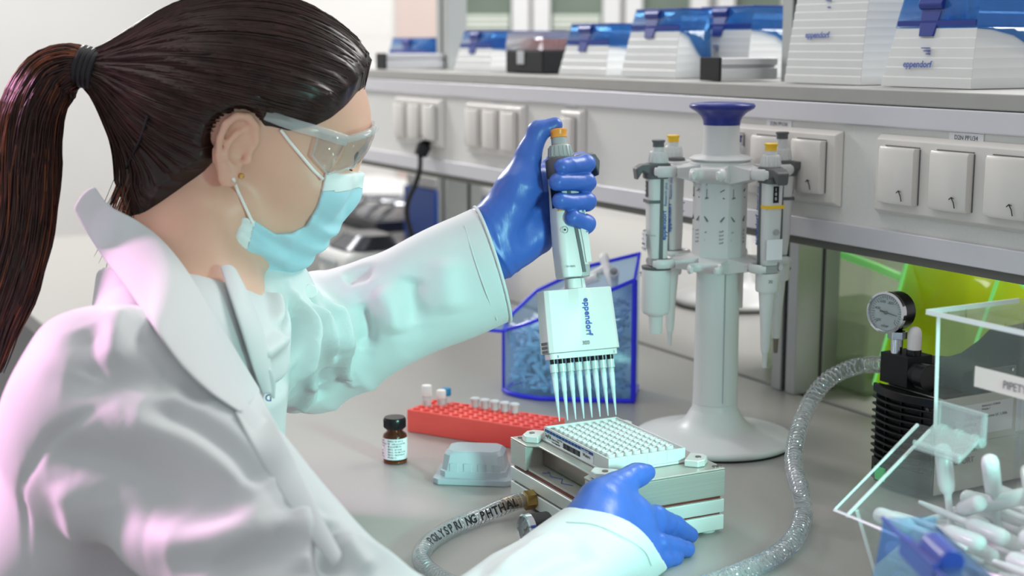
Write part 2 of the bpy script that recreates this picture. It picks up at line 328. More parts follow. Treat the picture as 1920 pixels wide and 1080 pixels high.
# ------------------------------------------------------------------ tip boxes on the shelf
def tip_box(x, y, z, W, D, H, LH, label, logo=True, rz=0):
    "white ribbed base that leans back, blue see-through lid with a clasp; x,y = front left bottom"
    t = root('tip_box', (x, y, z), label, 'pipette tip box', 'tip boxes on the shelf', rz)
    ti = .004 + H * .10; si = .009
    def prof(k):   # outline at height fraction k
        e = ti * k ** 1.3; s_ = si * k
        return [(s_, e), (W - s_ * .6, e), (W - s_ * .6, D - e * .5), (s_, D - e * .5)]
    n = max(4, int(H / .009)); rings = []
    for i in range(n + 1):
        k = i / n; q = prof(k)
        rings.append([(p[0], p[1], H * k) for p in q])
        if 0 < i < n: rings.append([(p[0] + (.0004 if p[0] < W / 2 else -.0004), p[1] + (.0008 if p[1] < D / 2 else 0), H * k + .0006) for p in q])
    MB().loft(rings).build('base', 'grey_white', t, bevel=.003, seg=3)
    q = prof(1)
    (x0, y0), (x1, _), (_, y1) = q[0], q[1], q[2]
    z0, z1 = H + .0005, H + LH
    # lid: five thin walls
    e = .007
    A = [(x0, y0, z0), (x1, y0, z0), (x1, y1, z0), (x0, y1, z0)]; B = [(x0 + e * .6, y0 + e, z1), (x1 - e * .6, y0 + e, z1), (x1 - e * .6, y1 - e * .3, z1), (x0 + e * .6, y1 - e * .3, z1)]
    m = MB().add(A + B, [(i, (i + 1) % 4, 4 + (i + 1) % 4, 4 + i) for i in range(4)] + [(4, 5, 6, 7)])
    m.build('lid', 'lid_blue', t, solid=.0016)
    MB().box(x0 + .002, x1 - .002, y0 - .0004, y0 + .0016, z0 + .002, z0 + .0075).build('tray_rim', 'navy', t)
    MB().tube([B[0], B[1]], .0012, 6).tube([B[1], B[2]], .0012, 6).build('lid_edge', 'navy', t)
    # side flare: curved blue skirt on the right side
    sk = [(x1 + .0006, y0 + (y1 - y0) * a, z0) for a in (0, .12, .3, .5, .7, 1)]
    lo = [(W - si * .6 * k_ + .0010, y0 + (y1 - y0) * a, H * k_) for a, k_ in ((0, .99), (.12, .97), (.3, .88), (.5, .62), (.7, .40), (1, .30))]
    m = MB(); m.add(sk + lo, [(i, i + 1, 7 + i, 6 + i) for i in range(5)]); m.build('lid_skirt', 'lid_blue', t, solid=.0012)
    cx_ = x0 + (x1 - x0) * .42
    c = MB().hexa([(cx_ - .011, y0 - .004, z0 - .009), (cx_ + .009, y0 - .004, z0 - .009), (cx_ + .009, y0 + .001, z0 - .009), (cx_ - .011, y0 + .001, z0 - .009)],
                  [(cx_ - .015, y0 + .003, z0 + LH * .55), (cx_ + .014, y0 + .003, z0 + LH * .55), (cx_ + .014, y0 + .008, z0 + LH * .55), (cx_ - .015, y0 + .008, z0 + LH * .55)])
    c.cyl((cx_ - .017, y0 + .006, z0 + LH * .74), (cx_ + .016, y0 + .006, z0 + LH * .74), .0062, seg=16).build('clasp', 'navy', t, bevel=.0008)
    if logo:
        yy = ti * .5 ** 1.3; up = Vector((0, ti * .6, H * .6))
        text('eppendorf', .0098, (W * .24, ti * .36 ** 1.3 - .0012, H * .34), (1, 0, 0), up, 'print_blue', t, bold=.02, off=.0009)
        e_ = MB()
        for j in range(3): e_.box(W * .42 + j * .0035, W * .42 + .0115, ti * (.66) ** 1.3 - .0030, ti * (.66) ** 1.3 - .0010, H * (.66 - j * .05), H * (.66 - j * .05) + .0010)
        e_.build('logo_mark', 'print_blue', t)
    return t
SZ = .3992
tip_box(-2.60, 1.17, SZ, .19, .20, .026, .030, 'low blue-lidded tip box at the far left end of the shelf, behind the bracket arm', False)
tip_box(-2.2125, 1.126, SZ, .131, .16, .038, .028, 'small white tip box with blue lid just right of the left post', False)
tip_box(-1.863, 1.126, SZ, .131, .16, .043, .031, 'white tip box with blue lid next to the black rack of orange tips', False)
tip_box(-1.694, 1.126, SZ, .131, .066, .062, .030, 'taller white tip box with blue lid, second left of the right post', False)
tip_box(-1.637, 1.196, SZ, .137, .15, .064, .031, 'white tip box with blue lid behind the black-capped bracket arm')
tip_box(-1.341, 1.126, SZ, .131, .17, .155, .040, 'tall white ribbed tip box reaching out of the top of the frame')
tip_box(-1.178, 1.126, SZ, .129, .19, .062, .033, 'white tip box with blue lid and navy clasp, rightmost on the shelf')
# black tip rack with orange tips
t = root('tip_rack', (-2.028, 1.126, SZ), 'black pipette tip rack with orange tips under a clear lid', 'tip rack')
MB().box(0, .118, 0, .10, 0, .036).build('rack_base', 'black_matte', t, bevel=.003)
MB().box(.04, .062, -.002, .0, .014, .034).build('latch', 'tube_frost', t, bevel=.0015)
m = MB()
for i in range(12):
    for j in range(8):
        if i in (0,) and j < 2: continue
        m.cyl((.010 + i * .009, .018 + j * .009, .0362), (.010 + i * .009, .018 + j * .009, .053), .0036, .0034, 6)
tag(m.build('tip_array', 'tips_orange', t), kind='stuff')
MB().add([(0, 0, .0365), (.118, 0, .0365), (.118, .1, .0365), (0, .1, .0365), (.003, .003, .064), (.115, .003, .064), (.115, .097, .064), (.003, .097, .064)],
         [(i, (i + 1) % 4, 4 + (i + 1) % 4, 4 + i) for i in range(4)] + [(4, 5, 6, 7)]).build('clear_lid', 'rack_lid_clear', t, solid=.0015)
# clear hook tag on the tall box at the top edge
t = root('clear_clip', (-1.13, 1.20, SZ + .103), 'pale blue plastic clip lying on top of the rightmost tip box', 'clip')
MB().prism([(-.020, 0), (.020, .0), (.026, .010), (.014, .022), (-.012, .026), (-.022, .012)], (0, 0, -.002), (1, 0, 0), (0, .3, 1), -.003).build('clip_body', 'bin_blue', t)
MB().tube([(.018 + .006 * math.cos(a), -.002, .010 + .006 * math.sin(a)) for a in (2 * PI * k / 16 for k in range(17))], .0018, 6).build('clip_ring', 'bin_blue', t)
# ------------------------------------------------------------------ vacuum manifold
def onz(x, y, z):
    d = at(x, y, 1) - CAM; return CAM + d * ((z - CAM.z) / d.z)
DZ = math.radians(-2.7)
dev = root('vacuum_manifold', (-1.1877, .6647, 0), 'brushed aluminium vacuum manifold of stacked slabs under the well plate', 'manifold', rz=DZ)
LX, LY = .181, .130
def slab(name, z0, z1, m, inset=0, bv=.0012): return MB().box(inset, LX - inset, inset, LY - inset, z0, z1).build(name, m, dev, bevel=bv)
slab('bottom_slab', .003, .0175, 'poly_white'); slab('gasket', .0176, .0194, 'gasket_red', .003, 0); slab('middle_slab', .0195, .0325, 'brushed_light'); slab('gasket', .0326, .0354, 'gasket_red', .003, 0)
# top slab: recess in its front (-Y) face leaving a ledge
ts = MB().box(0, LX, .022, LY, .0355, .0600).box(0, .032, 0, .022, .0355, .0600).box(LX - .032, LX, 0, .022, .0355, .0600).box(.032, LX - .032, .003, .022, .0355, .0385)
ts.build('top_slab', 'brushed', dev, bevel=.0008)
MB().hexa([(.032, .0025, .0386), (LX - .032, .0025, .0386), (LX - .032, .022, .0386), (.032, .022, .0386)], [(.032, .012, .0392), (LX - .032, .012, .0392), (LX - .032, .022, .0392), (.032, .022, .0392)]).build('window_ledge', 'brushed', dev)
MB().box(.034, LX - .034, .0195, .0218, .040, .0575).build('window', 'steel', dev, bevel=.0004)
lid_ = MB().prism([(0, 0), (.034, 0), (.040, .010), (.141, .010), (.147, 0), (LX, 0), (LX, LY), (0, LY)], (0, 0, .0601), (1, 0, 0), (0, 1, 0), .0018)
lid_.build('cover_plate', 'brushed', dev, bevel=.0008)
text('7', .010, (.055, .006, .0393), (1, 0, 0), (0, 1, 0), 'print_blue', dev, 'pen_mark')
MB().tube([(.060, .012, .0395), (.070, .008, .0395), (.082, .014, .0395), (.092, .007, .0395), (.104, .013, .0395)], .0003, 5).build('pen_mark', 'print_blue', dev)
for x, y in ((.004, .004), (LX - .012, .004), (LX - .010, LY - .010), (.004, LY - .010)):
    for d in (0, .008): MB().cyl((x + .003 + (d if x < .1 else 0), y + .003 + (0 if x < .1 else d * .6), .0620), (x + .003 + (d if x < .1 else 0), y + .003 + (0 if x < .1 else d * .6), .0627), .0024, seg=14).build('screw', 'steel', dev)
PX, PY = .0250, .0220   # plate corner in manifold frame
for x, y, a in ((PX - .003, PY - .003, 225), (PX + .1305, PY - .003, 315), (PX + .1305, PY + .088, 45), (PX - .003, PY + .088, 135)):
    c, s = math.cos(math.radians(a)), math.sin(math.radians(a))
    pl = [(-.009, -.013), (.004, -.013), (.009, -.007), (.009, .007), (.004, .013), (-.009, .013)]
    pl = [(p[0] * c - p[1] * s, p[0] * s + p[1] * c) for p in pl]
    k_ = MB().prism(pl, (x + .0045 * c, y + .0045 * s, .0620), (1, 0, 0), (0, 1, 0), .0065).build('corner_clamp', 'brushed_light', dev, bevel=.0012)
    MB().cyl((x + .006 * c, y + .006 * s, .0686), (x + .006 * c, y + .006 * s, .0692), .0028, seg=14).build('screw', 'steel', k_)
for x, y in ((.012, .012), (LX - .012, .012), (LX - .012, LY - .012), (.012, LY - .012), ):
    MB().cyl((x, y, .0002), (x, y, .003), .009, seg=20).build('foot', 'poly_white', dev)
MB().cyl((LX, .045, .009), (LX + .0003, .045, .009), .0038, seg=18).build('plug_hole', 'grey_mid', dev)
# 96-well plate
pl = root('well_plate', Vector((-1.1877 + PX * math.cos(DZ) - PY * math.sin(DZ), .6647 + PX * math.sin(DZ) + PY * math.cos(DZ), .0622)), 'clear 96-well plate with a barcode label, on top of the manifold', 'well plate', rz=DZ)
PW, PD, PH = .1276, .0850, .0140
MB().box(0, PW, 0, PD, 0, .0022).build('skirt', 'plate_solid', pl, bevel=.0008)
wl = MB().box(.0015, PW - .0015, .0015, .0030, .0023, PH).box(.0015, PW - .0015, PD - .003, PD - .0015, .0023, PH).box(.0015, .003, .003, PD - .003, .0023, PH).box(PW - .003, PW - .0015, .003, PD - .003, .0023, PH)
for k in range(1, 4): wl.box(PW - .0016, PW - .0012, k * PD / 4 - .0003, k * PD / 4 + .0003, .0023, PH)
wl.build('wall', 'plate_solid', pl)
MB().box(.003, PW - .003, .003, PD - .003, PH - .0042, PH - .0034).build('top_deck', 'plate_solid', pl)
well0 = MB().lathe([(.0030, 0), (.0033, .0040), (.0035, .0040), (.0036, .0004), (.0038, .0), (.0040, .0006), (.0038, .0042), (.0034, .0047), (.0030, .0042), (.0027, .0002)], seg=18, cap=False).build('well', 'plate_clear', pl)
well0.location = (.0143, .0112, PH - .0040)
for i in range(12):
    for j in range(8):
        if i or j:
            o = well0.copy(); col.objects.link(o); o.parent = pl; o.location = (.0143 + .009 * i, .0112 + .009 * j, PH - .0040)
lb = MB().box(.0050, .0990, .0009, .0014, .0010, .0129).build('barcode_label', 'paper', pl)
MB().box(.0050, .0990, .0005, .0008, .0100, .0129).build('label_band', 'label_navy', lb)
m = MB()
for k in range(13): m.lathe([(.0008, 0), (.0012, 0), (.0012, .0002), (.0008, .0002), (.0008, 0)], (.009 + k * .0062, .0002, .01145), (0, 1, 0), 14, cap=False)
m.build('label_rings', 'label_blue', lb)
text('SepPak', .0052, (.0060, .0008, .0052), (1, 0, 0), (0, 0, 1), 'ink', lb, sx=.8); text('Oasis Plate', .0024, (.030, .0008, .0074), (1, 0, 0), (0, 0, 1), 'ink_grey', lb)
text('Part # 186001828', .0022, (.0195, .0008, .0022), (1, 0, 0), (0, 0, 1), 'ink', lb); text('Patent Pending', .0024, (.0195, .0008, .0052), (1, 0, 0), (0, 0, 1), 'ink', lb)
text('Waters', .0046, (.080, .0008, .0054), (1, 0, 0), (0, 0, 1), 'ink', lb); text('Single Use Only', .0022, (.078, .0004, .0105), (1, 0, 0), (0, 0, 1), 'paper', lb)
m = MB(); random.seed(4); x = .042
while x < .075:
    ww = random.choice((.0003, .0005, .0008)); m.box(x, x + ww, .0006, .0008, .0026, .0078); x += ww + random.choice((.0003, .0005, .0007))
m.build('barcode', 'ink', lb)
# fitting, hose and gauge on the manifold's front
hz = root('suction_hose', (-1.128, .655, .0), 'clear spiral hose printed POLYSPRING, screwed by a brass nut to the manifold', 'hose')
nrm = Vector((math.sin(DZ), -math.cos(DZ), 0)); du = Vector((math.cos(DZ), math.sin(DZ), 0))
def onface(x, y, gap=.0002):
    d = at(x, y, 1) - CAM; o_ = dev.location + nrm * gap; return CAM + d * ((o_ - CAM).dot(nrm) / d.dot(nrm))
p0 = onface(1001, 936)
P_ = [p0 + nrm * .006]
pts = [p0 + nrm * .003, p0 + nrm * .02] + [onz(x, y, .0086) for x, y in ((908, 965), (850, 988), (808, 1015), (789, 1042), (800, 1066), (835, 1090), (880, 1110))]
path = bez(pts, 16); path = [Vector((p.x, p.y, max(p.z, .0084))) for p in path]
path = [p - hz.location for p in path]
def hose(path, rad, turns_per_m, parent, wire='chrome', rib=.0):
    L_ = [0]
    for a, b in zip(path, path[1:]): L_.append(L_[-1] + (b - a).length)
    n = int(L_[-1] / .0016); pts = []; j = 0
    for k in range(n + 1):
        s = L_[-1] * k / n
        while j < len(path) - 2 and L_[j + 1] < s: j += 1
        f = (s - L_[j]) / max(1e-9, L_[j + 1] - L_[j]); pts.append(path[j].lerp(path[j + 1], min(1, f)))
    rr = [rad * (1 + rib * math.sin(2 * PI * turns_per_m * L_[-1] * k / n)) for k in range(n + 1)] if rib else rad
    MB().tube(pts, rr, 20, cap=False).build('tube_wall', 'hose_clear', parent, smooth=80)
    # helical wire
    hl = []; t = (pts[1] - pts[0]).normalized(); u = t.orthogonal().normalized(); N = int(L_[-1] * turns_per_m * 14)
    for k in range(N + 1):
        s = k / N * (len(pts) - 1); i = min(int(s), len(pts) - 2); f = s - i
        p = pts[i].lerp(pts[i + 1], f); t = (pts[i + 1] - pts[i]).normalized(); u = (u - t * u.dot(t)).normalized(); v = t.cross(u)
        a = 2 * PI * k / 14; hl.append(p + (u * math.cos(a) + v * math.sin(a)) * (rad * .86))
    MB().tube(hl, .0005 * rad / .0075, 5).build('spiral_wire', wire, parent)
    return pts
hp = hose(path, .0080, 190, hz, 'alu')
q0 = p0 - hz.location
MB().lathe([(.0095, .0003), (.0095, .010), (.0075, .0115), (.0062, .0118), (.0062, .022), (.0058, .030), (.0054, .030), (.0054, .0003)], q0, nrm, 6, cap=False).build('brass_nut', 'brass', hz, bevel=.0006)
MB().lathe([(.0060, .0119), (.0063, .016), (.0058, .018), (.0063, .022), (.0058, .024), (.0058, .034)], q0, nrm, 20).build('hose_barb', 'brass', hz)
# letters along the hose
def hose_text(s, pts, rad, start, size, parent, m='ink'):
    L_ = [0]
    for a, b in zip(pts, pts[1:]): L_.append(L_[-1] + (b - a).length)
    m_all = MB()
    pos = start
    for ch in s[::-1]:
        if ch != ' ':
            i = min(range(len(L_) - 1), key=lambda q: abs(L_[q] - pos)); p = pts[i]; t = -(pts[i + 1] - pts[i]).normalized()
            wp = p + parent.location; tocam = (CAM - wp).normalized(); up = tocam.cross(t).normalized(); out = t.cross(up).normalized()
            text(ch, size, p - up * size * .36 - t * size * .25, t, up, m, parent, 'letter', off=rad + .0003, bold=.03)
        pos += size * (.78 if ch != ' ' else .5)
hose_text('POLYSPRING PHTHAL', hp, .0080, .022, .0112, hz)
# gauge
gc = onz(989, 993, .0152); g0 = gc - nrm * (gc - dev.location).dot(nrm); GD = (gc - dev.location).dot(nrm)
pass
gt = root('pressure_gauge', (g0.x, g0.y, 0), 'small chrome-rimmed pressure gauge on the manifold front, next to the brass nut', 'gauge')
gl = Vector((0, 0, g0.z)); rr = .0140
def gauge(t, c, ax, r, dp, m_body, face_marks=True, up=Vector((0, 0, 1)), red=True, nums=()):
    ax = Vector(ax).normalized(); rx = up.cross(ax).normalized(); up = ax.cross(rx)
    MB().lathe([(r * .30, 0), (r * .97, dp * .12), (r * .97, dp), (r * .7, dp)], c - ax * dp, ax, 40).build('housing', m_body, t, bevel=.0006)
    MB().lathe([(r * .97, -.003), (r * 1.03, -.0025), (r * 1.03, .003), (r * .92, .0042), (r * .88, .003), (r * .88, -.001)], c, ax, 48, cap=False).build('bezel', 'chrome', t, smooth=50)
    MB().lathe([(r * .93, 0), (r * .93, .0004)], c, ax, 40).build('dial', 'gauge_face', t)
    m = MB(); mr = MB()
    for k in range(31):
        a = math.radians(225 - 270 * k / 30); d = rx * math.cos(a) + up * math.sin(a); l = .12 if k % 5 else .2
        m.tube([c + ax * .0006 + d * r * .82, c + ax * .0006 + d * r * (.82 - l)], r * .012, 4)
    m.build('tick_marks', 'ink', t)
    if red:
        for k in range(9):
            a = math.radians(200 - 220 * k / 8); d = rx * math.cos(a) + up * math.sin(a)
            text(str(k), r * .2, c + d * r * .46 - rx * r * .05 - up * r * .07, rx, up, 'gauge_red', t, off=.0006)
    for (s, a, q) in nums:
        a = math.radians(a); d = rx * math.cos(a) + up * math.sin(a)
        text(s, r * .2, c + d * r * q - rx * r * .06 * len(s) - up * r * .07, rx, up, 'ink', t, off=.0006)
    a = math.radians(-10 if not red else 235); d = rx * math.cos(a) + up * math.sin(a); s_ = ax.cross(d)
    MB().prism([(-r * .35, -r * .04), (-r * .35, r * .04), (r * .62, r * .012), (r * .62, -r * .012)], c + ax * .0012, d, s_, .0004).build('needle', 'black_plastic', t)
    MB().cyl(c + ax * .0008, c + ax * .003, r * .09, seg=16).build('hub', 'steel', t)
    MB().lathe([(r * .90, 0), (r * .6, .0006), (.0001, .0009)], c + ax * .0030, ax, 40).build('glass', 'goggles', t)
    return rx, up
gauge(gt, gl + nrm * GD, nrm, rr, min(.024, GD - .001), 'black_matte')
if GD > .026: MB().cyl(gl + nrm * .0003, gl + nrm * (GD - .0242), .006, seg=20).build('stem', 'brass', gt)
# ------------------------------------------------------------------ amber bottle
bt = root('reagent_bottle', (-1.3545, .6155, 0), 'small amber glass bottle with a black screw cap and printed label', 'bottle')
R_ = .0130
MB().lathe([(.0001, .0012), (R_ * .8, .0003), (R_, .0015), (R_, .029), (R_ * .94, .0315), (.0085, .0345), (.0080, .036), (.0095, .0365), (.0095, .038), (.0080, .0385), (.0080, .0410), (.0062, .0410), (.0062, .036), (R_ * .84, .030), (R_ * .84, .003), (.0001, .003)], seg=40, cap=False).build('glass', 'amber', bt, smooth=50)
MB().lathe([(.0001, .0033), (R_ * .82, .0033), (R_ * .82, .011), (.0001, .011)], seg=32, cap=False).build('contents', 'amber_liquid', bt)
cp = MB().lathe([(.0001, .0385), (.0114, .0385), (.0118, .039), (.0118, .0485), (.0108, .0500), (.0001, .0502)], seg=60, cap=False).build('screw_cap', 'black_plastic', bt, smooth=50)
m = MB()
for k in range(40):
    a = 2 * PI * k / 40; m.box(-.0003, .0003, -.0003, .0003, .0392, .0478) if 0 else m.cyl((.0118 * math.cos(a), .0118 * math.sin(a), .0395), (.0118 * math.cos(a), .0118 * math.sin(a), .0478), .00035, seg=5)
m.build('knurling', 'black_plastic', cp)
ac = -29.3 - 8
def arc(r, z0, z1, a0, a1, n=24):
    return MB().loft([[(r * math.cos(a), r * math.sin(a), z) for a in (math.radians(a0 + (a1 - a0) * k / n) for k in range(n + 1))] for z in (z0, z1)], cap=False, closed=False)
lbl = arc(R_ + .0003, .0055, .0285, ac - 100, ac + 95).build('paper_label', 'paper', bt)
def ctext(s, size, r, z, a0, parent, m='ink'):
    a = math.radians(a0)
    for ch in s:
        if ch != ' ':
            o = Vector((r * math.cos(a), r * math.sin(a), z)); ux = Vector((-math.sin(a), math.cos(a), 0))
            text(ch, size, o, ux, (0, 0, 1), m, parent, 'letter', off=.0002)
        a += size * .58 / r
for k, s in enumerate(('Zabarwienie', 'Nr odczynnika', 'GlycoWorks', 'Data przyg.', 'Data otwarcia', 'Data waznosci', 'Podpis:')):
    ctext(s, .0027, R_ + .0003, .0255 - k * .0030, ac - 22, lbl)
for k, s in enumerate(('tqm dr', 'HC-wersm', 'em. nu', '', 'm04', 'm2201', 'm04-12')):
    ctext(s, .0024, R_ + .0003, .0255 - k * .0030, ac - 80, lbl, 'ink_grey')
# ------------------------------------------------------------------ red tube rack
A_ = at(763, 768, 1); B_ = None
RH = .0265
c0 = onz(763, 768, RH); c1 = onz(835, 751, RH); c2 = onz(1083, 787, RH)
ux = (c2 - c1).normalized(); uy = Vector((-ux.y, ux.x, 0))
rk = root('tube_rack', (c0.x, c0.y, 0), 'long bright red plastic tube rack with open round holes', 'tube rack', rz=math.atan2(ux.y, ux.x))
NX, NY, PT = 13, 5, .0148
RL, RW = (c2 - c1).length, (c1 - c0).dot(uy)
NX, NY = 13, 5
px_, py_ = (RL - .004) / NX, (RW - .004) / NY
def holed(nx, ny, px, py, r, z, x0, y0, depth=.012):
    m = MB(); n = 16
    for i in range(nx):
        for j in range(ny):
            cx_, cy_ = x0 + px * (i + .5), y0 + py * (j + .5); sq = []; ci = []; cb = []
            for k in range(n):
                a = 2 * PI * k / n + PI / n; c, s = math.cos(a), math.sin(a); q = 1 / max(abs(c), abs(s))
                sq.append((cx_ + c * q * px / 2, cy_ + s * q * py / 2, z)); ci.append((cx_ + r * c, cy_ + r * s, z)); cb.append((cx_ + r * .94 * c, cy_ + r * .94 * s, z - depth))
            m.add(sq + ci + cb, [(k, (k + 1) % n, n + (k + 1) % n, n + k) for k in range(n)] + [(n + k, n + (k + 1) % n, 2 * n + (k + 1) % n, 2 * n + k) for k in range(n)])
    return m
holed(NX, NY, px_, py_, min(px_, py_) * .44, RH, .002, .002).build('hole_plate', 'red_rack', rk, smooth=60)
sh = MB().box(0, RL, 0, .0019, .0003, RH).box(0, RL, RW - .0019, RW, .0003, RH).box(0, .0019, .0019, RW - .0019, .0003, RH).box(RL - .0019, RL, .0019, RW - .0019, .0003, RH).box(.002, RL - .002, .002, RW - .002, .010, .0115)
sh.build('shell', 'red_rack', rk, bevel=.0008)
MB().box(-.010, -.0002, RW * .25, RW * .75, RH * .42, RH * .52).build('end_tab', 'red_rack', rk, bevel=.0005)
rkM = Matrix.Translation((c0.x, c0.y, 0)) @ Matrix.Rotation(math.atan2(ux.y, ux.x), 4, 'Z')
pass
def hole(i, j): return rkM @ Vector((.002 + px_ * (i + .5), .002 + py_ * (j + .5), 0))
h = hole(0, NY - 3)
def vial(i, j, r, z0, z1, cap_h, capm, label, name='sample_vial', group=None, neck=.9):
    p = hole(i, j); t = root(name, (p.x, p.y, z0), label, 'tube', group)
    H_ = z1 - z0
    MB().lathe([(.0001, .0), (r * .7, .0004), (r * .95, .003), (r, .005), (r, H_ - cap_h - .0005), (.0001, H_ - cap_h - .0004)], seg=24, cap=False).build('tube_body', 'tube_frost', t, smooth=50)
    MB().lathe([(.0001, H_ - cap_h), (r * 1.08, H_ - cap_h), (r * 1.12, H_ - cap_h + .001), (r * 1.10, H_ - .001), (r * .98, H_), (.0001, H_)], seg=28, cap=False).build('cap', capm, t, smooth=50)
    return t
v1 = vial(0, NY - 3, .0054, .0120, .0505, .0125, 'tube_white', 'tall frosted white tube, nearest the left end of the red rack')
v2 = vial(1, NY - 2, .0051, .0120, .0440, .0095, 'tube_white', 'frosted tube with white cap beside the blue-capped one')
v3 = vial(1, NY - 1, .0051, .0120, .0440, .0085, 'cap_blue', 'frosted tube with a bright blue cap in the red rack')
m = MB().box(0, .006, 0, .00003, 0, .0008); 
for v in (v1, v2, v3):
    for zz in (.017, .0195): text('lot 1', .0022, (.0030, -.0048, zz), (.85, .53, 0), (0, 0, 1), 'ink_grey', v, off=.0009)
first = None
for k in range(5):
    i, j = 4 + k, NY - 1
    p = hole(i, j); lab = 'small clear microtube at the rack back edge, %s of five' % ('leftmost', 'second from left', 'middle one', 'second from right', 'rightmost')[k]
    if first is None:
        t = root('microtube', (p.x, p.y, .0215), lab, 'tube', 'open microtubes at the rack back edge'); first = t
        MB().lathe([(.0001, -.004), (.0028, -.003), (.0044, .004), (.0044, .0125), (.0058, .0138), (.0060, .0150), (.0050, .0152), (.0041, .0130), (.0041, .0045), (.0001, -.002)], seg=24, cap=False).build('tube_body', 'tube_frost', t, smooth=60)
        MB().lathe([(.0001, .0148), (.0048, .0149), (.0048, .0160), (.0001, .0162)], seg=24, cap=False).build('lid', 'tube_frost', t)
        text('4', .0040, (.0015, -.0042, .003), (.85, .53, 0), (0, 0, 1), 'ink', t, off=.0006)
    else:
        t = copy_tree(first); t.location = (p.x, p.y, .0215); t['label'] = lab
# ------------------------------------------------------------------ pale rack cover
L0 = onz(810, 909, 0); L1 = onz(957, 914, 0); ux = (L1 - L0).normalized()
# lies between bottle and manifold, runs behind the manifold's corner
lt = root('rack_cover', (L0.x, L0.y, 0), 'pale translucent plastic cover lying upside down between bottle and manifold', 'cover', rz=math.atan2(ux.y, ux.x))
LL = .082; LD = .058; LH_ = .0330
def ring(x0, x1, y0, y1, z, c=.006):
    return [(x0 + c, y0, z), (x1 - c, y0, z), (x1, y0 + c, z), (x1, y1 - c, z), (x1 - c, y1, z), (x0 + c, y1, z), (x0, y1 - c, z), (x0, y0 + c, z)]
MB().loft([ring(0, LL, 0, LD, .0003), ring(.0, LL, 0, LD, .0062), ring(.0065, LL - .0065, .005, LD - .005, .0068), ring(.0068, LL - .007, .0052, LD - .0052, .0130), ring(.0085, LL - .0085, .0062, LD - .0062, .0135),
           ring(.0105, LL - .010, .0085, LD - .0085, .0290, .007), ring(.014, LL - .014, .012, LD - .012, LH_, .007)]).build('shell', 'pale_lid', lt, bevel=.0012, seg=2)
m = MB()
for k in range(4):
    x = .017 + k * .0145
    m.loft([[(x, .0066, .0065), (x + .009, .0066, .0065), (x + .009, .0050, .0065), (x, .0050, .0065)], [(x, .0080, .0215), (x + .009, .0080, .0215), (x + .009, .0062, .0215), (x, .0062, .0215)]])
m.build('ribs', 'pale_lid', lt, bevel=.0008)
# ------------------------------------------------------------------ pipette carousel
CX, CY = -1.2515, .9655
cs = root('pipette_carousel', (CX, CY, 0), 'grey-white pipette carousel with a round base and dark blue top knob', 'pipette stand')
TOC = math.radians(-29.3)   # direction from the stand towards the camera side
cs.rotation_euler = (0, 0, TOC)
pr = [(.0001, .0012), (.086, .0012), (.0885, .0025), (.0900, .0050), (.0900, .0068), (.0885, .0085)]
for k in range(1, 15):
    a = k / 14; r = .0885 - (.0885 - .0275) * a; z = .0085 + .0115 * a + .0170 * max(0, (a - .62) / .38) ** 2.4
    pr.append((r, z))
pr += [(.0258, .0395), (.0252, .046)]
MB().lathe(pr, seg=96).build('base', 'grey_white', cs, smooth=60)
MB().lathe([(.0885, .0003), (.0885, .0012)], seg=64).build('base_pad', 'rubber_black', cs)
colm = MB().lathe([(.0252, .0462), (.0249, .06), (.0238, .197), (.0236, .2030)], seg=64).build('column', 'grey_white', cs, smooth=60)
MB().box(.0236, .0256, .0045, .0051, .05, .2).build('seam', 'grey_mid', cs)
MB().tube([(.003, .0236, .155), (.003, .0236, .2025)], .0042, 12).build('column_hook', 'grey_white', cs)
# central drum between the rings: hexagonal with rounded edges
def hexring(r, z, rnd=.30):
    out = []
    for k in range(72):
        a = 2 * PI * k / 72; q = (a + PI / 6 + PI / 9) % (PI / 3) - PI / 6
        out.append(((r / math.cos(q) * (1 - rnd) + r * 1.06 * rnd) * math.cos(a), (r / math.cos(q) * (1 - rnd) + r * 1.06 * rnd) * math.sin(a), z))
    return out
MB().loft([hexring(.0270, .2065), hexring(.0270, .3040)]).build('drum', 'grey_light', cs, smooth=25)
MB().lathe([(.0001, .3200), (.0345, .3200), (.0350, .3212), (.0300, .3240), (.0215, .3255), (.0202, .330), (.0196, .3580), (.0001, .3580)], seg=64, cap=False).build('neck', 'grey_light', cs, smooth=50)
MB().lathe([(.0001, .3575), (.0200, .3575), (.0205, .362), (.0225, .3665), (.0270, .3710), (.0320, .3740), (.0352, .3760), (.0360, .3785), (.0345, .3808), (.020, .3822), (.0001, .3826)], seg=72, cap=False).build('knob', 'blue_knob', cs, smooth=60)
ARMS = [-80, -20, 40, 100, 160, 220]
def arm(deg, z, low):
    m = MB(); a = math.radians(deg)
    # fork: a tapering web with two curved prongs
    th = .0075 if low else .0095
    def p(r, s, zz): return (r * math.cos(a) - s * math.sin(a), r * math.sin(a) + s * math.cos(a), zz)
    m.loft([[p(.022, -.020, z - th * 1.6), p(.022, .020, z - th * 1.6), p(.022, .018, z + th), p(.022, -.018, z + th)],
            [p(.042, -.013, z - th), p(.042, .013, z - th), p(.042, .0125, z + th * .5), p(.042, -.0125, z + th * .5)],
            [p(.054, -.0145, z - th * .7), p(.054, .0145, z - th * .7), p(.054, .014, z + th * .4), p(.054, -.014, z + th * .4)]])
    u_ = [p(.0780, .0120, z), p(.0740, .0158, z), p(.066, .0168, z), p(.0585, .0145, z), p(.0545, .0080, z), p(.0535, 0, z), p(.0545, -.0080, z), p(.0585, -.0145, z), p(.066, -.0168, z), p(.0740, -.0158, z), p(.0780, -.0120, z)]
    uu = bez(u_, 5); hh = .0052 if low else .0064
    m.tube(uu, [((hh if 3 < i < len(uu) - 4 else hh * .75), .0026) for i in range(len(uu))], 12, flat=(0, 0, 1))
    return m
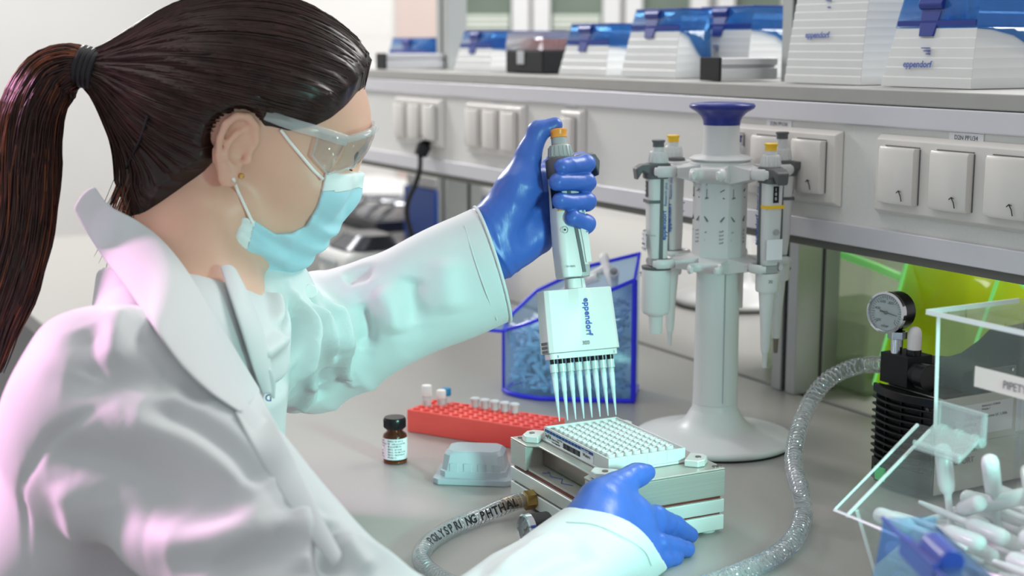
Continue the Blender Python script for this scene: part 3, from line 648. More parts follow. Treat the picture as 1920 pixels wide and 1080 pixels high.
for dg in ARMS:
    arm(dg, .3085, False).build('upper_arm', 'grey_light', cs, bevel=.0012, smooth=40); arm(dg, .2075, True).build('lower_arm', 'grey_light', cs, bevel=.001, smooth=40)
MB().lathe([(.0001, .2985), (.030, .2985), (.034, .302), (.0345, .3165), (.031, .3198), (.0001, .3198)], seg=60, cap=False).build('upper_ring', 'grey_light', cs)
MB().lathe([(.0001, .1975), (.027, .1975), (.031, .2020), (.034, .2100), (.030, .2130), (.0001, .2130)], seg=60, cap=False).build('lower_ring', 'grey_light', cs)
# pictograms and small print on the drum faces
for dg in (-50, 10, -110, 70):
    a = math.radians(dg); n = Vector((math.cos(a), math.sin(a), 0)); u = Vector((-math.sin(a), math.cos(a), 0)); z_ = Vector((0, 0, 1)); R0 = .0272
    def q(x, z, o=0): return n * (R0 + .0010 + o) + u * x + z_ * z
    m = MB()
    m.tube([q(-.009, .2865), q(.006, .2945)], .0006, 5).tube([q(-.004, .2890), q(-.004, .2810), q(.006, .2800), q(.006, .2895)], .0004, 5)
    m.tube([q(-.006, .2800), q(.000, .2775), q(.008, .2800)], .0007, 5).tube([q(-.001, .2775), q(-.001, .2710), q(.003, .2710), q(.003, .2775)], .0004, 5)
    m.tube([q(-.001, .2650), q(-.001, .2590), q(.003, .2590), q(.003, .2650)], .0005, 5).tube([q(-.008, .2540), q(-.004, .2590), q(.003, .2600), q(.008, .2540)], .0009, 5)
    m.tube([q(-.003, .2560), q(-.003, .2460)], .0004, 5).tube([q(.004, .2560), q(.004, .2460)], .0004, 5)
    m.build('pictogram', 'ink_grey', cs)
    for k, s in enumerate(('Reference', 'Research plus', 'Research', 'Reference 2')):
        text(s, .0030, q(-.009, .2420 - k * .0042), u * .97 + z_ * .24, z_ * .97 - u * .24, 'ink_grey', cs)
# ------------------------------------------------------------------ single channel pipettes
def pipette(label, deg, color, kind, rz, dz=0.0, ring=.0700):
    a = TOC + math.radians(deg)
    t = root('pipette', (CX + ring * math.cos(a), CY + ring * math.sin(a), .100), label, 'pipette', 'pipettes hanging on the carousel')
    t.rotation_euler = (0, 0, a + rz)
    # local +x = outward (front of the pipette), z up from .100
    def sec(cx_, w_, d, z, r=.005, n=4): return [(p[0], p[1], z) for p in rrect(d, w_, min(r, d / 2.1, w_ / 2.1), n, (cx_, 0))]
    Z = dz
    MB().loft([sec(-.001, .0185, .0190, .112 + Z), sec(0, .0200, .0215, .135 + Z), sec(.0005, .0205, .0225, .170 + Z), sec(.0005, .0210, .0240, .200 + Z), sec(.0005, .0210, .0245, .2095 + Z)]).build('body', 'grey_light', t, bevel=.0006, smooth=40)
    # dark side strips
    for s in (-1, 1):
        MB().loft([[(-.0035, s * .0098, .1125 + Z), (.0005, s * .0098, .1125 + Z), (.0005, s * .0111, .1125 + Z), (-.0035, s * .0111, .1125 + Z)],
                   [(-.0030, s * .0098, .209 + Z), (.0005, s * .0098, .209 + Z), (.0005, s * .0113, .209 + Z), (-.0030, s * .0113, .209 + Z)]]).build('side_strip', 'grey_dark', t)
    MB().loft([sec(-.002, .0200, .0200, .1035 + Z), sec(-.002, .0200, .0200, .1118 + Z)]).build('lower_collar', 'grey_mid', t, bevel=.0006)
    MB().loft([sec(.0018, .0225, .0285, .2000 + Z, .008), sec(.0015, .0235, .0300, .2125 + Z, .009), sec(.0005, .0225, .0270, .2170 + Z, .009)]).build('grip_cap', 'grey_dark', t, bevel=.0012, smooth=50)
    # finger hook sweeping outward and down
    MB().loft([[(.010, -.0100, .2165 + Z), (.010, .0100, .2165 + Z), (.010, .0100, .2030 + Z), (.010, -.0100, .2030 + Z)], [(.020, -.0085, .2160 + Z), (.020, .0085, .2160 + Z), (.020, .0085, .2080 + Z), (.020, -.0085, .2080 + Z)],
               [(.0275, -.007, .2120 + Z), (.0275, .007, .2120 + Z), (.0255, .007, .1985 + Z), (.0255, -.007, .1985 + Z)]]).build('finger_hook', 'grey_dark', t, bevel=.0020, seg=3)
    kn = MB().lathe([(.0001, .2172), (.0105, .2172), (.0108, .2180), (.0092, .2290), (.0085, .2300), (.0001, .2300)], (0, 0, Z), seg=40, cap=False).build('volume_ring', 'grey_light', t)
    m = MB()
    for k in range(16):
        b = 2 * PI * k / 16; m.cyl((.0107 * math.cos(b), .0107 * math.sin(b), .2185 + Z), (.0092 * math.cos(b), .0092 * math.sin(b), .2285 + Z), .0009, .0008, 6)
    m.build('ribs', 'grey_light', kn)
    MB().cyl((0, 0, .2301 + Z), (0, 0, .2345 + Z + (.006 if kind == 'long' else 0)), .0062, .0060, 24).build('push_rod', 'grey_light', t)
    zb = .2346 + Z + (.006 if kind == 'long' else 0)
    MB().lathe([(.0001, zb), (.0064, zb), (.0062, zb + .0040), (.0074, zb + .0062), (.0074, zb + .0072), (.0060, zb + .0078), (.0001, zb + .0074)], seg=32, cap=False).build('push_button', color, t, smooth=50)
    MB().box(.0128, .0133, -.0030, .0035, .1800 + Z, .1975 + Z).build('volume_window', 'black_plastic', t)
    for k, d in enumerate('100'): text(d, .0048, (.0134, -.0016, .1925 - k * .0048 + Z), (0, 1, 0), (0, 0, 1), 'paper', t, 'digit')
    MB().box(-.0118 + .010, .0131, -.0107, .0107, .1735 + Z, .1770 + Z).build('color_band', 'grey_dark' if kind == 'big' else color, t)
    for s in (-1, 1):
        text('eppendorf', .0078, (-.0060, s * .0106, .1515 + Z) if s > 0 else (-.0085, s * .0106, .1520 + Z), (0, 0, 1), (-s, 0, 0) if s > 0 else (-1, 0, 0), 'print_blue', t, bold=.02, off=.0006 * (1 if s > 0 else 1)) if False else None
        up = Vector((0, 0, 1)); ux = up; uy = Vector((s * -1, 0, 0)) if s > 0 else Vector((1, 0, 0))
        # reading upwards; normal must point out of the side
        n = ux.cross(uy)
        if n.y * s < 0: uy = -uy
        text('eppendorf', .0078, (-.0066 if uy.x > 0 else -.0040, s * .0106, .1330 + Z), ux, uy, 'print_blue', t, bold=.02, off=.0004)
        text('Research plus', .0046, (-.0072 if uy.x > 0 else -.0046, s * .0106, .1705 + Z), ux, uy, 'print_blue', t, off=.0004)
    if kind == 'big':
        MB().lathe([(.0001, .1000), (.0160, .1000), (.0165, .1015), (.0165, .1030), (.0001, .1030)], (0, 0, Z), seg=40, cap=False).build('cylinder_rim', 'grey_dark', t)
        MB().lathe([(.0001, .0470), (.0085, .0470), (.0140, .0500), (.0157, .0540), (.0163, .0998), (.0001, .0998)], (0, 0, Z), seg=48, cap=False).build('lower_cylinder', 'grey_white', t, smooth=40)
        MB().lathe([(.0001, .0270), (.0070, .0270), (.0074, .0290), (.0080, .0468), (.0001, .0468)], (0, 0, Z), seg=32, cap=False).build('nose_cone', 'grey_white', t, smooth=40)
        text('6 mL', .0052, (.0030, -.0163, .089 + Z), (1, -.15, 0), (0, 0, 1), 'ink_grey', t, off=.0012) ; text('eject', .0040, (.0125, -.0105, .094 + Z), (.6, .8, 0), (0, 0, 1), 'ink_grey', t, off=.0008)
    else:
        MB().lathe([(.0001, .0830), (.0115, .0830), (.0124, .0860), (.0126, .1033), (.0001, .1033)], (0, 0, Z), seg=40, cap=False).build('ejector_collar', 'grey_white', t, smooth=40)
        MB().lathe([(.0001, .0160), (.0040, .0160), (.0048, .0200), (.0062, .0500), (.0088, .0828), (.0001, .0828)], (0, 0, Z), seg=32, cap=False).build('shaft', 'grey_white', t, smooth=40)
        MB().lathe([(.0001, -.0010), (.0024, -.0010), (.0033, .0158), (.0001, .0158)], (0, 0, Z), seg=24, cap=False).build('nose_cone', 'steel' if kind == 'long' else 'grey_light', t, smooth=40)
        text('20' if kind == 'thin' else '100', .0048, (.0110, -.0050, .094 + Z), (.45, .9, 0), (0, 0, 1), 'ink_grey', t, off=.0009)
    return t
p1 = pipette('grey-buttoned pipette with the widest lower cylinder, leftmost on the carousel', -84, 'grey_dark', 'big', .12, dz=-.0005)
m = arc(.0158, .1200, .1420, -95, 25).build('paper_sticker', 'paper', p1)
for k, s in enumerate(('dr hab. inz. L. Bulinski', 'Transportowa 1', 'Centralne CHROM', 'wzorcowane 07.2021')):
    ctext(s, .0030, .0160, .1375 - k * .0052, -78, m, 'ink_grey')
p2 = pipette('yellow-buttoned pipette at the back left of the carousel', 222, 'yellow', 'thin', .1, dz=.001)
MB().box(-.004, .0134, -.0112, -.0108, .112, .135).build('paper_sticker', 'paper', p2)
p3 = pipette('yellow-buttoned pipette with a yellow band, front right on the carousel', 40, 'yellow', 'thin', -.35, dz=-.001)
MB().box(.0132, .0136, -.0095, .0095, .1180, .1400).build('paper_sticker', 'paper', p3)
MB().cyl((.0134, .002, .1475), (.0142, .002, .1475), .0032, seg=20).build('lock_button', 'grey_mid', p3)
p4 = pipette('grey-buttoned pipette with a metal nose, rightmost on the carousel', 100, 'grey_dark', 'long', -.1, dz=.001)
p5 = pipette('navy-buttoned pipette mostly hidden behind the carousel neck', 158, 'navy', 'thin', .1)
# ------------------------------------------------------------------ 8-channel pipette held over the plate
E0 = onz(1049, 790, .084); E1 = min((at(1155, 778, 1.20 + k * .0005) for k in range(500)), key=lambda q: abs((q - E0).length - .063) + (10 if q.z > .090 else 0))
MO = (E0 + E1) / 2; MX = (E1 - E0).normalized()
def pix(p):
    v = Vector(p) - CAM; d = v.dot(FW); return 960 + FPX * v.dot(RT) / d, 540 - FPX * v.dot(UP) / d
best = None
for k in range(-50, 50):
    th = math.radians(k * .5); nn = MX.cross(Vector((0, 0, 1))).normalized(); zz = nn.cross(MX).normalized()
    ax = zz * math.cos(th) + nn * math.sin(th)
    e = abs(pix(MO + ax * .27)[0] - 1049)
    if best is None or e < best[0]: best = (e, ax, k * .5)
MZ = best[1]; MY = MZ.cross(MX)
pass
mc = root('multichannel_pipette', MO, 'grey eight-channel pipette with an orange button, held above the well plate', 'pipette')
mc.rotation_euler = Matrix((MX, MY, MZ)).transposed().to_euler()
for k in range(8):
    x = -.0315 + .009 * k
    cn = MB().lathe([(.0001, .0425), (.0024, .0425), (.0029, .0470), (.0033, .0475), (.0033, .0500), (.0029, .0505), (.0032, .0535), (.0034, .0600), (.0001, .0600)], (x, 0, 0), seg=20, cap=False).build('tip_cone', 'black_plastic', mc, smooth=50)
    MB().lathe([(.0031, .0485), (.0036, .0490), (.0031, .0495)], (x, 0, 0), seg=16, cap=False).build('seal', 'seal_orange', cn)
    tp = MB().lathe([(.0005, .0000), (.0011, .0090), (.0022, .0280), (.0024, .0288), (.0031, .0470), (.0039, .0475), (.0040, .0555), (.0037, .0555), (.0035, .0480), (.0028, .0470), (.0020, .0290), (.0009, .0090), (.0003, .0002)], (x, 0, 0), seg=20, cap=False).build('pipette_tip', 'tip_clear', mc, smooth=50)
    MB().lathe([(.0001, .0290), (.00205, .0290), (.0027, .0424), (.0001, .0424)], (x, 0, 0), seg=16, cap=False).build('filter', 'tip_filter', tp)
# head: a wide shallow wedge-fronted block with a flared centre ridge
def headring(z, w_, d, rg, rgd):
    h = w_ / 2
    return [(-h, d / 2, z), (-h, -d / 2 + .003, z), (-h + .004, -d / 2, z), (-rg * 1.6, -d / 2, z), (-rg * .5, -d / 2 - rgd, z), (rg * .5, -d / 2 - rgd, z), (rg * 1.6, -d / 2, z), (h - .004, -d / 2, z), (h, -d / 2 + .003, z), (h, d / 2, z)]
MB().loft([headring(.0660, .0780, .0220, .016, .0006), headring(.075, .0778, .0215, .0135, .0022), headring(.100, .0765, .0205, .0095, .0042), headring(.1270, .0750, .0195, .0075, .0050)]).build('channel_head', 'grey_light', mc, bevel=.0008, smooth=22)
MB().loft([[(p[0], p[1], z) for p in rrect(w_, .0165, .004, 4)] for z, w_ in ((.0600, .0745), (.0658, .0750))]).build('ejector_bar', 'grey_light', mc, bevel=.0005)
for k, z in enumerate((.0665, .0705, .0745)): MB().box(-.0400, -.0388, -.0075, .0055, z, z + .0026).build('latch', 'grey_dark', mc, bevel=.0003)
text('eppendorf', .0088, (.0010, -.0148, .1170), (0, 0, -1), (1, 0, 0), 'print_blue', mc, bold=.02, off=.0006)
text('300', .0056, (-.0050, -.0142, .0715), (1, 0, 0), (0, 0, 1), 'ink_grey', mc, off=-.0012 + .0012)
text('8', .0040, (-.0310, -.0083, .0610), (1, 0, 0), (0, 0, 1), 'ink_grey', mc); text('1', .0040, (.0310, -.0083, .0610), (1, 0, 0), (0, 0, 1), 'ink_grey', mc)
hr = lambda z, w_, d, cx_=0, r=.006: [(p[0], p[1], z) for p in rrect(w_, d, r, 5, (cx_, 0))]
MB().loft([hr(.1272, .020, .016, .001), hr(.1375, .019, .016, .001)]).build('neck', 'grey_light', mc, bevel=.0008)
MB().box(.0040, .0048, -.0084, -.0079, .1280, .1370).build('neck_seam', 'grey_mid', mc)
# handle turned so that its edge strip faces the camera
hd = MB().loft([hr(.1385, .0285, .0240, -.0005), hr(.1420, .0300, .0250, -.0005), hr(.165, .0305, .0255, -.001, .007), hr(.195, .0290, .0250, -.001, .007), hr(.225, .0275, .0250, .000, .007), hr(.240, .0275, .0250, .0005)]).build('handle', 'grey_light', mc, bevel=.0010, smooth=45)
st = MB(); 
st.loft([[(x, -.0125 - o, z) for x, o in ((cx_ - .0020, -.002), (cx_ - .0018, .0012), (cx_ + .0018, .0012), (cx_ + .0020, -.002))] for cx_, z in ((.0060, .1425), (.0040, .165), (.0010, .195), (-.0020, .225), (-.0030, .238))])
st.build('dark_strip', 'grey_dark', mc)
MB().loft([hr(.1386, .0150, .0255, .0072), hr(.1500, .0150, .0262, .0078)]).build('ejector_band', 'grey_mid', mc, bevel=.0006)
MB().loft([[(a, -.0128, z), (b, -.0128, z), (b, -.0142, z), (a, -.0142, z)] for a, b, z in ((.0090, .0148, .1520), (.0080, .0148, .170), (.0050, .0140, .200), (.0030, .0132, .215))]).build('side_panel', 'grey_light', mc, bevel=.0004)
text('Research plus', .0056, (.0085, -.0143, .2120), (.12, 0, -1), (1, 0, .12), 'print_blue', mc)
MB().box(-.0150, .0000, -.0131, -.0110, .2040, .2075).build('color_band', 'orange', mc); MB().box(-.0153, -.0100, -.0128, .0, .2080, .2290).build('volume_window', 'black_plastic', mc)
o = MB().lathe([(.0030, 0), (.0035, .0004), (.0030, .0008)], (-.0105, -.0128, .1850), (0, -1, 0), 20, cap=False).build('info_dot', 'grey_mid', mc); MB().cyl((-.0105, -.0128, .1850), (-.0105, -.0135, .1850), .0010, seg=10).build('dot', 'ink', mc)
MB().lathe([(.0001, .2385), (.0150, .2385), (.0160, .2400), (.0160, .2560), (.0140, .2580), (.0001, .2580)], (0, 0, 0), seg=40, cap=False).build('grip_cap', 'grey_dark', mc, smooth=50)
MB().loft([[(.006, -.012, .2385), (.006, .012, .2385), (.006, .012, .2575), (.006, -.012, .2575)], [(.020, -.0110, .2440), (.020, .0110, .2440), (.020, .0110, .2610), (.020, -.0110, .2610)],
           [(.034, -.0090, .2470), (.034, .0090, .2470), (.034, .0090, .2620), (.034, -.0090, .2620)], [(.0385, -.006, .2380), (.0385, .006, .2380), (.0415, .006, .2540), (.0415, -.006, .2540)]]).build('finger_hook', 'grey_dark', mc, bevel=.0025, seg=3, smooth=50)
kn = MB().lathe([(.0001, .2628), (.0122, .2628), (.0124, .2640), (.0110, .2745), (.0100, .2755), (.0001, .2755)], seg=40, cap=False).build('volume_ring', 'grey_mid', mc, smooth=50); kn.location = (0, 0, -.0045)
m = MB()
for k in range(18):
    b = 2 * PI * k / 18; m.cyl((.0124 * math.cos(b), .0124 * math.sin(b), .264), (.0110 * math.cos(b), .0110 * math.sin(b), .2735), .0009, seg=6)
m.build('ribs', 'grey_mid', kn)
MB().cyl((0, 0, .2711), (0, 0, .2785), .0082, .0078, 28).build('push_rod', 'grey_mid', mc)
MB().lathe([(.0001, .2786), (.0082, .2786), (.0080, .2830), (.0092, .2850), (.0092, .2863), (.0078, .2871), (.0001, .2865)], seg=32, cap=False).build('push_button', 'orange', mc, smooth=50)
m = MB(); random.seed(2)
for i in range(9):
    for j in range(9):
        if i in (0, 8) or j in (0, 8) or random.random() < .45: m.box(-.0130 + i * .0006, -.0130 + i * .0006 + .0006, -.01285, -.0128, .1530 + j * .0006, .1530 + j * .0006 + .0006)
text('ISO 8655', .0026, (-.0135, -.0128, .1480), (1, 0, 0), (0, 0, 1), 'ink_grey', mc, off=.0008)
# ------------------------------------------------------------------ blue tip bin
bb = root('tip_bin', (-1.50, .93, 0), 'blue translucent scoop-front bin full of clear pipette tips, behind the multichannel head', 'bin')
BL = bb.location.copy()
pa = [(-1.571, .8690), (-1.553, .8655), (-1.530, .8715), (-1.507, .8860), (-1.472, .9330), (-1.4376, .9808), (-1.500, 1.030), (-1.545, .985), (-1.590, .930), (-1.592, .895)]
zh = [.083, .086, .094, .105, .130, .157, .178, .160, .125, .098]
bot = [Vector((x, y, .0035)) - BL for x, y in pa]; top = [Vector((x, y, z)) - BL for (x, y), z in zip(pa, zh)]
n = len(pa)
m = MB(); m.add(bot + top, [(i, (i + 1) % n, n + (i + 1) % n, n + i) for i in range(n)] + [tuple(range(n))])
m.build('wall', 'bin_blue', bb, solid=.002, smooth=60)
def loopc(pts, s=5):
    P2 = pts + pts[:1]; return bez(P2, s)
MB().tube([p + Vector((0, 0, .0005)) for p in top] + [top[0] + Vector((0, 0, .0005))], .0026, 10).build('rim', 'edge_blue', bb)
MB().tube([p - Vector((0, 0, 0)) for p in bot] + [bot[0]], .0030, 10).build('base_rim', 'edge_blue', bb)
for i in (5, 0): MB().tube([bot[i], top[i]], (.0034, .0022)[i == 0], 10).build('corner_edge', 'edge_blue', bb)
lipc = [top[9], top[9] + Vector((-.022, -.020, .006)), top[0] + Vector((-.020, -.022, .002)), top[1] + Vector((-.006, -.010, -.002)), top[1]]
MB().tube(bez(lipc, 6), .0022, 8).build('scoop_lip', 'edge_blue', bb)
m = MB(); lp = bez(lipc, 6); c_ = (top[9] + top[0] + top[1]) / 3; m.add([c_] + lp, [(0, i, i + 1) for i in range(1, len(lp))]); m.build('scoop', 'bin_blue', bb, solid=.001)
random.seed(11)
def inpoly(x, y, poly, mg=.88):
    cx_ = sum(p[0] for p in poly) / len(poly); cy_ = sum(p[1] for p in poly) / len(poly)
    x = cx_ + (x - cx_) / mg; y = cy_ + (y - cy_) / mg; c = False; j = len(poly) - 1
    for i in range(len(poly)):
        if (poly[i][1] > y) != (poly[j][1] > y) and x < (poly[j][0] - poly[i][0]) * (y - poly[i][1]) / (poly[j][1] - poly[i][1]) + poly[i][0]: c = not c
        j = i
    return c
m = MB(); k = 0
while k < 700:
    x = random.uniform(-1.59, -1.44); y = random.uniform(.87, 1.03)
    if not inpoly(x, y, pa, .80): continue
    t_ = (x + 1.592) / .155 * .5 + (y - .866) / .165 * .5
    zt = .070 + .080 * t_; z = random.uniform(.012, zt); d = Vector((random.gauss(0, 1), random.gauss(0, 1), random.gauss(0, .5))).normalized() * random.uniform(.016, .022)
    c_ = Vector((x, y, z)) - BL; e1 = c_ + d; e0 = c_ - d
    if not inpoly(e1.x + BL.x, e1.y + BL.y, pa, .93) or not inpoly(e0.x + BL.x, e0.y + BL.y, pa, .93) or min(e1.z, e0.z) < .008: continue
    m.cyl(e0, e1, .0034, .0008, 6); k += 1
o = m.build('pipette_tips', 'tips_heap'); o.location = BL; tag(o, 'heap of loose clear pipette tips filling the blue bin', 'pipette tips', kind='stuff')
# a few larger white tips poking out of the top
for k, (dx, dy, dz) in enumerate(((.5, .3, .25), (.2, .6, .3), (-.5, .2, .35), (.4, -.3, .3))):
    p = at((1098, 1118, 1136, 1152)[k], (528, 512, 500, 520)[k], 1.80); t = root('large_tip', p, ('large clear tip standing out of the blue bin, %s of four' % ('leftmost', 'second from left', 'third from left', 'rightmost')[k]), 'pipette tip', 'large tips on top of the blue bin')
    d = Vector((dx, dy, dz)).normalized(); MB().lathe([(.0058, .020), (.0062, .012), (.0052, .010), (.0045, -.012), (.0015, -.040)], (0, 0, 0), d, 16, cap=False).build('tip_body', 'bulb', t, solid=.0008)
# ------------------------------------------------------------------ vacuum pump
vp = root('vacuum_pump', (-1.013, 1.150, 0), 'vacuum pump with black louvred front, beige side panels and green switch', 'pump')
OX, OY = -1.013, 1.150; W2 = .040; yf = 1.003 - OY; yb = .24
MB().box(-W2, W2, yf + .016, yb, .004, .101).build('side_panels', 'pump_beige', vp, bevel=.002)
MB().box(W2 - .0006, W2 + .0004, yf + .02, yb - .004, .0525, .0530).build('panel_seam', 'grey_mid', vp)
def bow(x): return yf + .0155 - .010 * math.cos(x / W2 * PI / 2) * 1.0
xs = [-W2 + 2 * W2 * k / 12 for k in range(13)]
m = MB(); m.loft([[(x, bow(x) + .004, z) for x in xs] + [(x, yf + .0158, z) for x in xs[::-1]] for z in (.0045, .103)]).build('front_core', 'black_matte', vp)
def bowslab(z0, z1, off, name, mm='pump_black', xa=0, bv=.001, xm=1.0):
    xx = [x * xm for x in xs[xa:len(xs) - 0]]
    return MB().loft([[(x, bow(x / xm) - off, z) for x in xx] + [(x, yf + .0157, z) for x in xx[::-1]] for z in (z0, z1)]).build(name, mm, vp, bevel=bv)
bowslab(.0950, .1040, .003, 'top_frame', xm=1.05); bowslab(.0040, .0270, .002, 'bottom_frame', xm=1.02)
for k in range(9): bowslab(.0315 + k * .0072, .0338 + k * .0072, .004, 'louvre', xm=1.03, bv=.0006)
for x in (-.020, .004, .026): MB().box(x - .0008, x + .0008, bow(x) + .001, bow(x) + .006, .027, .095).build('vent_rib', 'pump_black', vp)
MB().box(W2 - .012, W2, bow(W2) - .003, yf + .0156, .027, .095).build('side_rail', 'pump_black', vp, bevel=.0008); MB().cyl((W2 - .006, bow(W2) - .0038, .092), (W2 - .006, bow(W2) - .002, .092), .0022, seg=12).build('screw', 'grey_dark', vp)
sx = -.018
fr_ = MB().box(sx - .009, sx + .009, bow(sx) - .0034, bow(sx) - .0010, .0055, .0240).build('switch_frame', 'black_matte', vp, bevel=.0004)
MB().hexa([(sx - .0068, bow(sx) - .0040, .0075), (sx + .0068, bow(sx) - .0040, .0075), (sx + .0068, bow(sx) - .0033, .0075), (sx - .0068, bow(sx) - .0033, .0075)], [(sx - .0068, bow(sx) - .0062, .0215), (sx + .0068, bow(sx) - .0062, .0215), (sx + .0068, bow(sx) - .0033, .0215), (sx - .0068, bow(sx) - .0033, .0215)]).build('rocker_switch', 'green_switch', vp)
for sx_ in (-1, 1):
    for sy_ in (yf + .04, yb - .03): MB().cyl((sx_ * .03, sy_, .0003), (sx_ * .03, sy_, .004), .007, seg=16).build('foot', 'rubber_black', vp)
# top cover: black stepped housing
MB().box(-W2 + .002, W2 - .002, yf + .03, yb - .01, .1012, .1048).build('top_plate', 'black_matte', vp)
MB().loft([[(-W2 + .004, y, .1050), (W2 - .001, y, .1050), (W2 - .006, y, z - .006), (-W2 + .008, y, z - .006)] for y, z in ((yf + .055, .124), (yf + .060, .131), (yf + .085, .1325), (yf + .105, .129), (yf + .125, .131), (yf + .150, .142), (yf + .165, .152), (yf + .235, .155))]).build('pump_head', 'black_matte', vp, bevel=.0015)
MB().box(W2 - .0010, W2 + .0016, yf + .066, yf + .125, .112, .126).build('head_plate', 'grey_dark', vp, bevel=.0006)
for y in (.070, .118): MB().cyl((W2 + .0016, yf + y, .1225), (W2 + .0036, yf + y, .1225), .0016, seg=10).build('screw', 'chrome', vp)
st = MB().box(W2, W2 + .0004, yf + .045, yf + .125, .0600, .0920).build('paper_label', 'paper', vp)
for k, (s, z, sz) in enumerate((('Badawcze L. KOMAR', .0880, .0030), ('Wiejska 1', .0845, .0030), ('Aplikacji: Pompa prozniowa QC 1.300b', .0765, .0038), ('APLIKACJI', .0700, .0038))): text(s, sz, (W2 + .0004, yf + (.080 if k < 2 else .056), z), (0, 1, 0), (0, 0, 1), 'ink_grey', st)
MB().box(W2, W2 + .0004, yf + .130, yf + .165, .0560, .0920).build('paper_label', 'paper', vp)
text('NEUBERGER', .0085, (W2, yf + .030, .0435), (0, 1, 0), (0, 0, 1), 'ink_grey', vp, off=.0008); text('LABOPORT', .0085, (W2, yf + .030, .0335 - .001), (0, 1, 0), (0, 0, 1), 'ink_grey', vp, off=.0008)
# regulator block with gauge, silencer and knob on the pump
vr = root('vacuum_regulator', (-1.026, 1.033, .1052), 'black regulator block with round gauge, white silencer and dial knob, on the pump', 'regulator')
bx = (-.026, .012, -.012, .022)
MB().box(bx[0], bx[1], bx[2], bx[3], .0003, .0310).build('block', 'black_matte', vr, bevel=.0006)
gx, gy = -.012, -.004
MB().cyl((gx, gy, .0311), (gx, gy, .0460), .0062, seg=24).build('stem', 'chrome', vr); MB().lathe([(.0098, .0461), (.0098, .0540)], (gx, gy, 0), (0, 0, 1), 6).build('hex_nut', 'chrome', vr, bevel=.0006)
gauge(vr, Vector((gx - .0035, gy - .0125, .0735)), (.26, -.96, .04), .0205, .026, 'black_plastic', red=False, nums=(('-200', 225, .56), ('-400', 160, .5), ('-600', 110, .56), ('-800', 62, .56), ('1', -35, .62), ('mbar', -90, .66)))
MB().cyl((.004, .004, .0311), (.004, .004, .0370), .0074, seg=24).build('silencer_base', 'black_plastic', vr)
MB().lathe([(.0070, .0371), (.0070, .0520), (.0066, .0555), (.0052, .0585), (.0028, .0600), (.0001, .0604)], (.004, .004, 0), (0, 0, 1), 28).build('silencer', 'tube_white', vr, smooth=60)
kn = MB().cyl((.0121, -.002, .0150), (.0200, -.002, .0150), .0100, .0105, 32).build('knob_collar', 'black_matte', vr)
MB().cyl((.0201, -.002, .0140), (.0330, -.002, .0140), .0128, .0132, 40).build('dial_knob', 'black_plastic', vr, bevel=.0006); MB().box(.0331, .0335, .005, .0098, .0132, .0142).build('knob_mark', 'paper', vr)
# hose from the regulator to the bench
hv = root('vacuum_hose', (-1.10, .98, 0), 'clear ribbed spiral hose arching from the pump regulator down to the bench', 'hose')
pts = [vr.location + Vector((-.0265, .004, .0150))] + [at(x, y, d) for x, y, d in ((1625, 684, 1.520), (1590, 692, 1.510), (1550, 714, 1.500), (1517, 757, 1.485), (1496, 812, 1.455), (1488, 870, 1.40), (1500, 920, 1.345))] + [onz(1506, 968, .0085), onz(1490, 1010, .0085), onz(1448, 1046, .0085), onz(1375, 1080, .0085), onz(1290, 1110, .0085)]
path = [Vector((p.x, p.y, max(.0085, p.z))) - hv.location for p in bez(pts, 14)]
hose(path, .0085, 165, hv, 'chrome', rib=.09)
# ------------------------------------------------------------------ acrylic dispenser bin
XC = -.80
ab = root('acrylic_dispenser', (XC + .12, .93, 0), 'clear acrylic dispenser box with a hinged sloping lid, labelled for Pasteur pipettes', 'dispenser')
def onx(x, y, X):
    d = at(x, y, 1) - CAM; return CAM + d * ((X - CAM.x) / d.x)
AL = ab.location.copy()
def yz(x, y): p = onx(x, y, XC); return (p.y - AL.y, p.z)
P0 = yz(1757, 592); P1 = yz(1751, 803); P2 = yz(1604, 955); P3 = yz(1640, 1080)
k_ = P3[1] / (P2[1] - P3[1]); P3 = (P3[0] + (P3[0] - P2[0]) * k_, .0005)
BK = P0[0] + .10; W = .24; T = .003
pass
poly = [P0, P1, P2, P3, (BK, .0005), (BK, P0[1])]
def cheek(x): 
    o = MB().loft([[(x, a, b) for a, b in poly], [(x + T, a, b) for a, b in poly]]).build('side_wall', 'acrylic', ab)
    for a, b in ((P0, P1), (P2, P3)):
        MB().tube([(x + T / 2, a[0], a[1]), (x + T / 2, b[0], b[1])], [(.0021, .0018)] * 2, 4, flat=(1, 0, 0)).build('piped_light_edge', 'acrylic_edge', o)  # bright strip added for light gathered at the sheet edge
    return o
cheek(-.12); cheek(.12 - T)
def panel(name, a, b, m='acrylic', x0=-.12 + T, x1=.12 - T, th=.003):
    a = Vector((0, *a)); b = Vector((0, *b)); d = (b - a).normalized(); nn = Vector((0, -d.z, d.y)) * th
    return MB().hexa([(x0, a.y, a.z), (x1, a.y, a.z), (x1, a.y + nn.y, a.z + nn.z), (x0, a.y + nn.y, a.z + nn.z)], [(x0, b.y, b.z), (x1, b.y, b.z), (x1, b.y + nn.y, b.z + nn.z), (x0, b.y + nn.y, b.z + nn.z)]).build(name, m, ab)
panel('front_panel', P0, P1); panel('lower_front', P2, P3); panel('back_panel', (BK - .003, .001), (BK - .003, P0[1])); panel('bottom_panel', (P3[0], .0006), (BK - .003, .0006))
tp = MB().box(-.126, .126, P0[0] - .004, BK + .002, P0[1] + .0003, P0[1] + .0043).build('top_panel', 'acrylic', ab)
MB().box(-.1275, .126, P0[0] - .0048, P0[0] - .0041, P0[1] + .0003, P0[1] + .0043).box(-.1275, -.1262, P0[0] - .004, BK, P0[1] + .0003, P0[1] + .0043).build('piped_light_edge', 'acrylic_edge', tp)
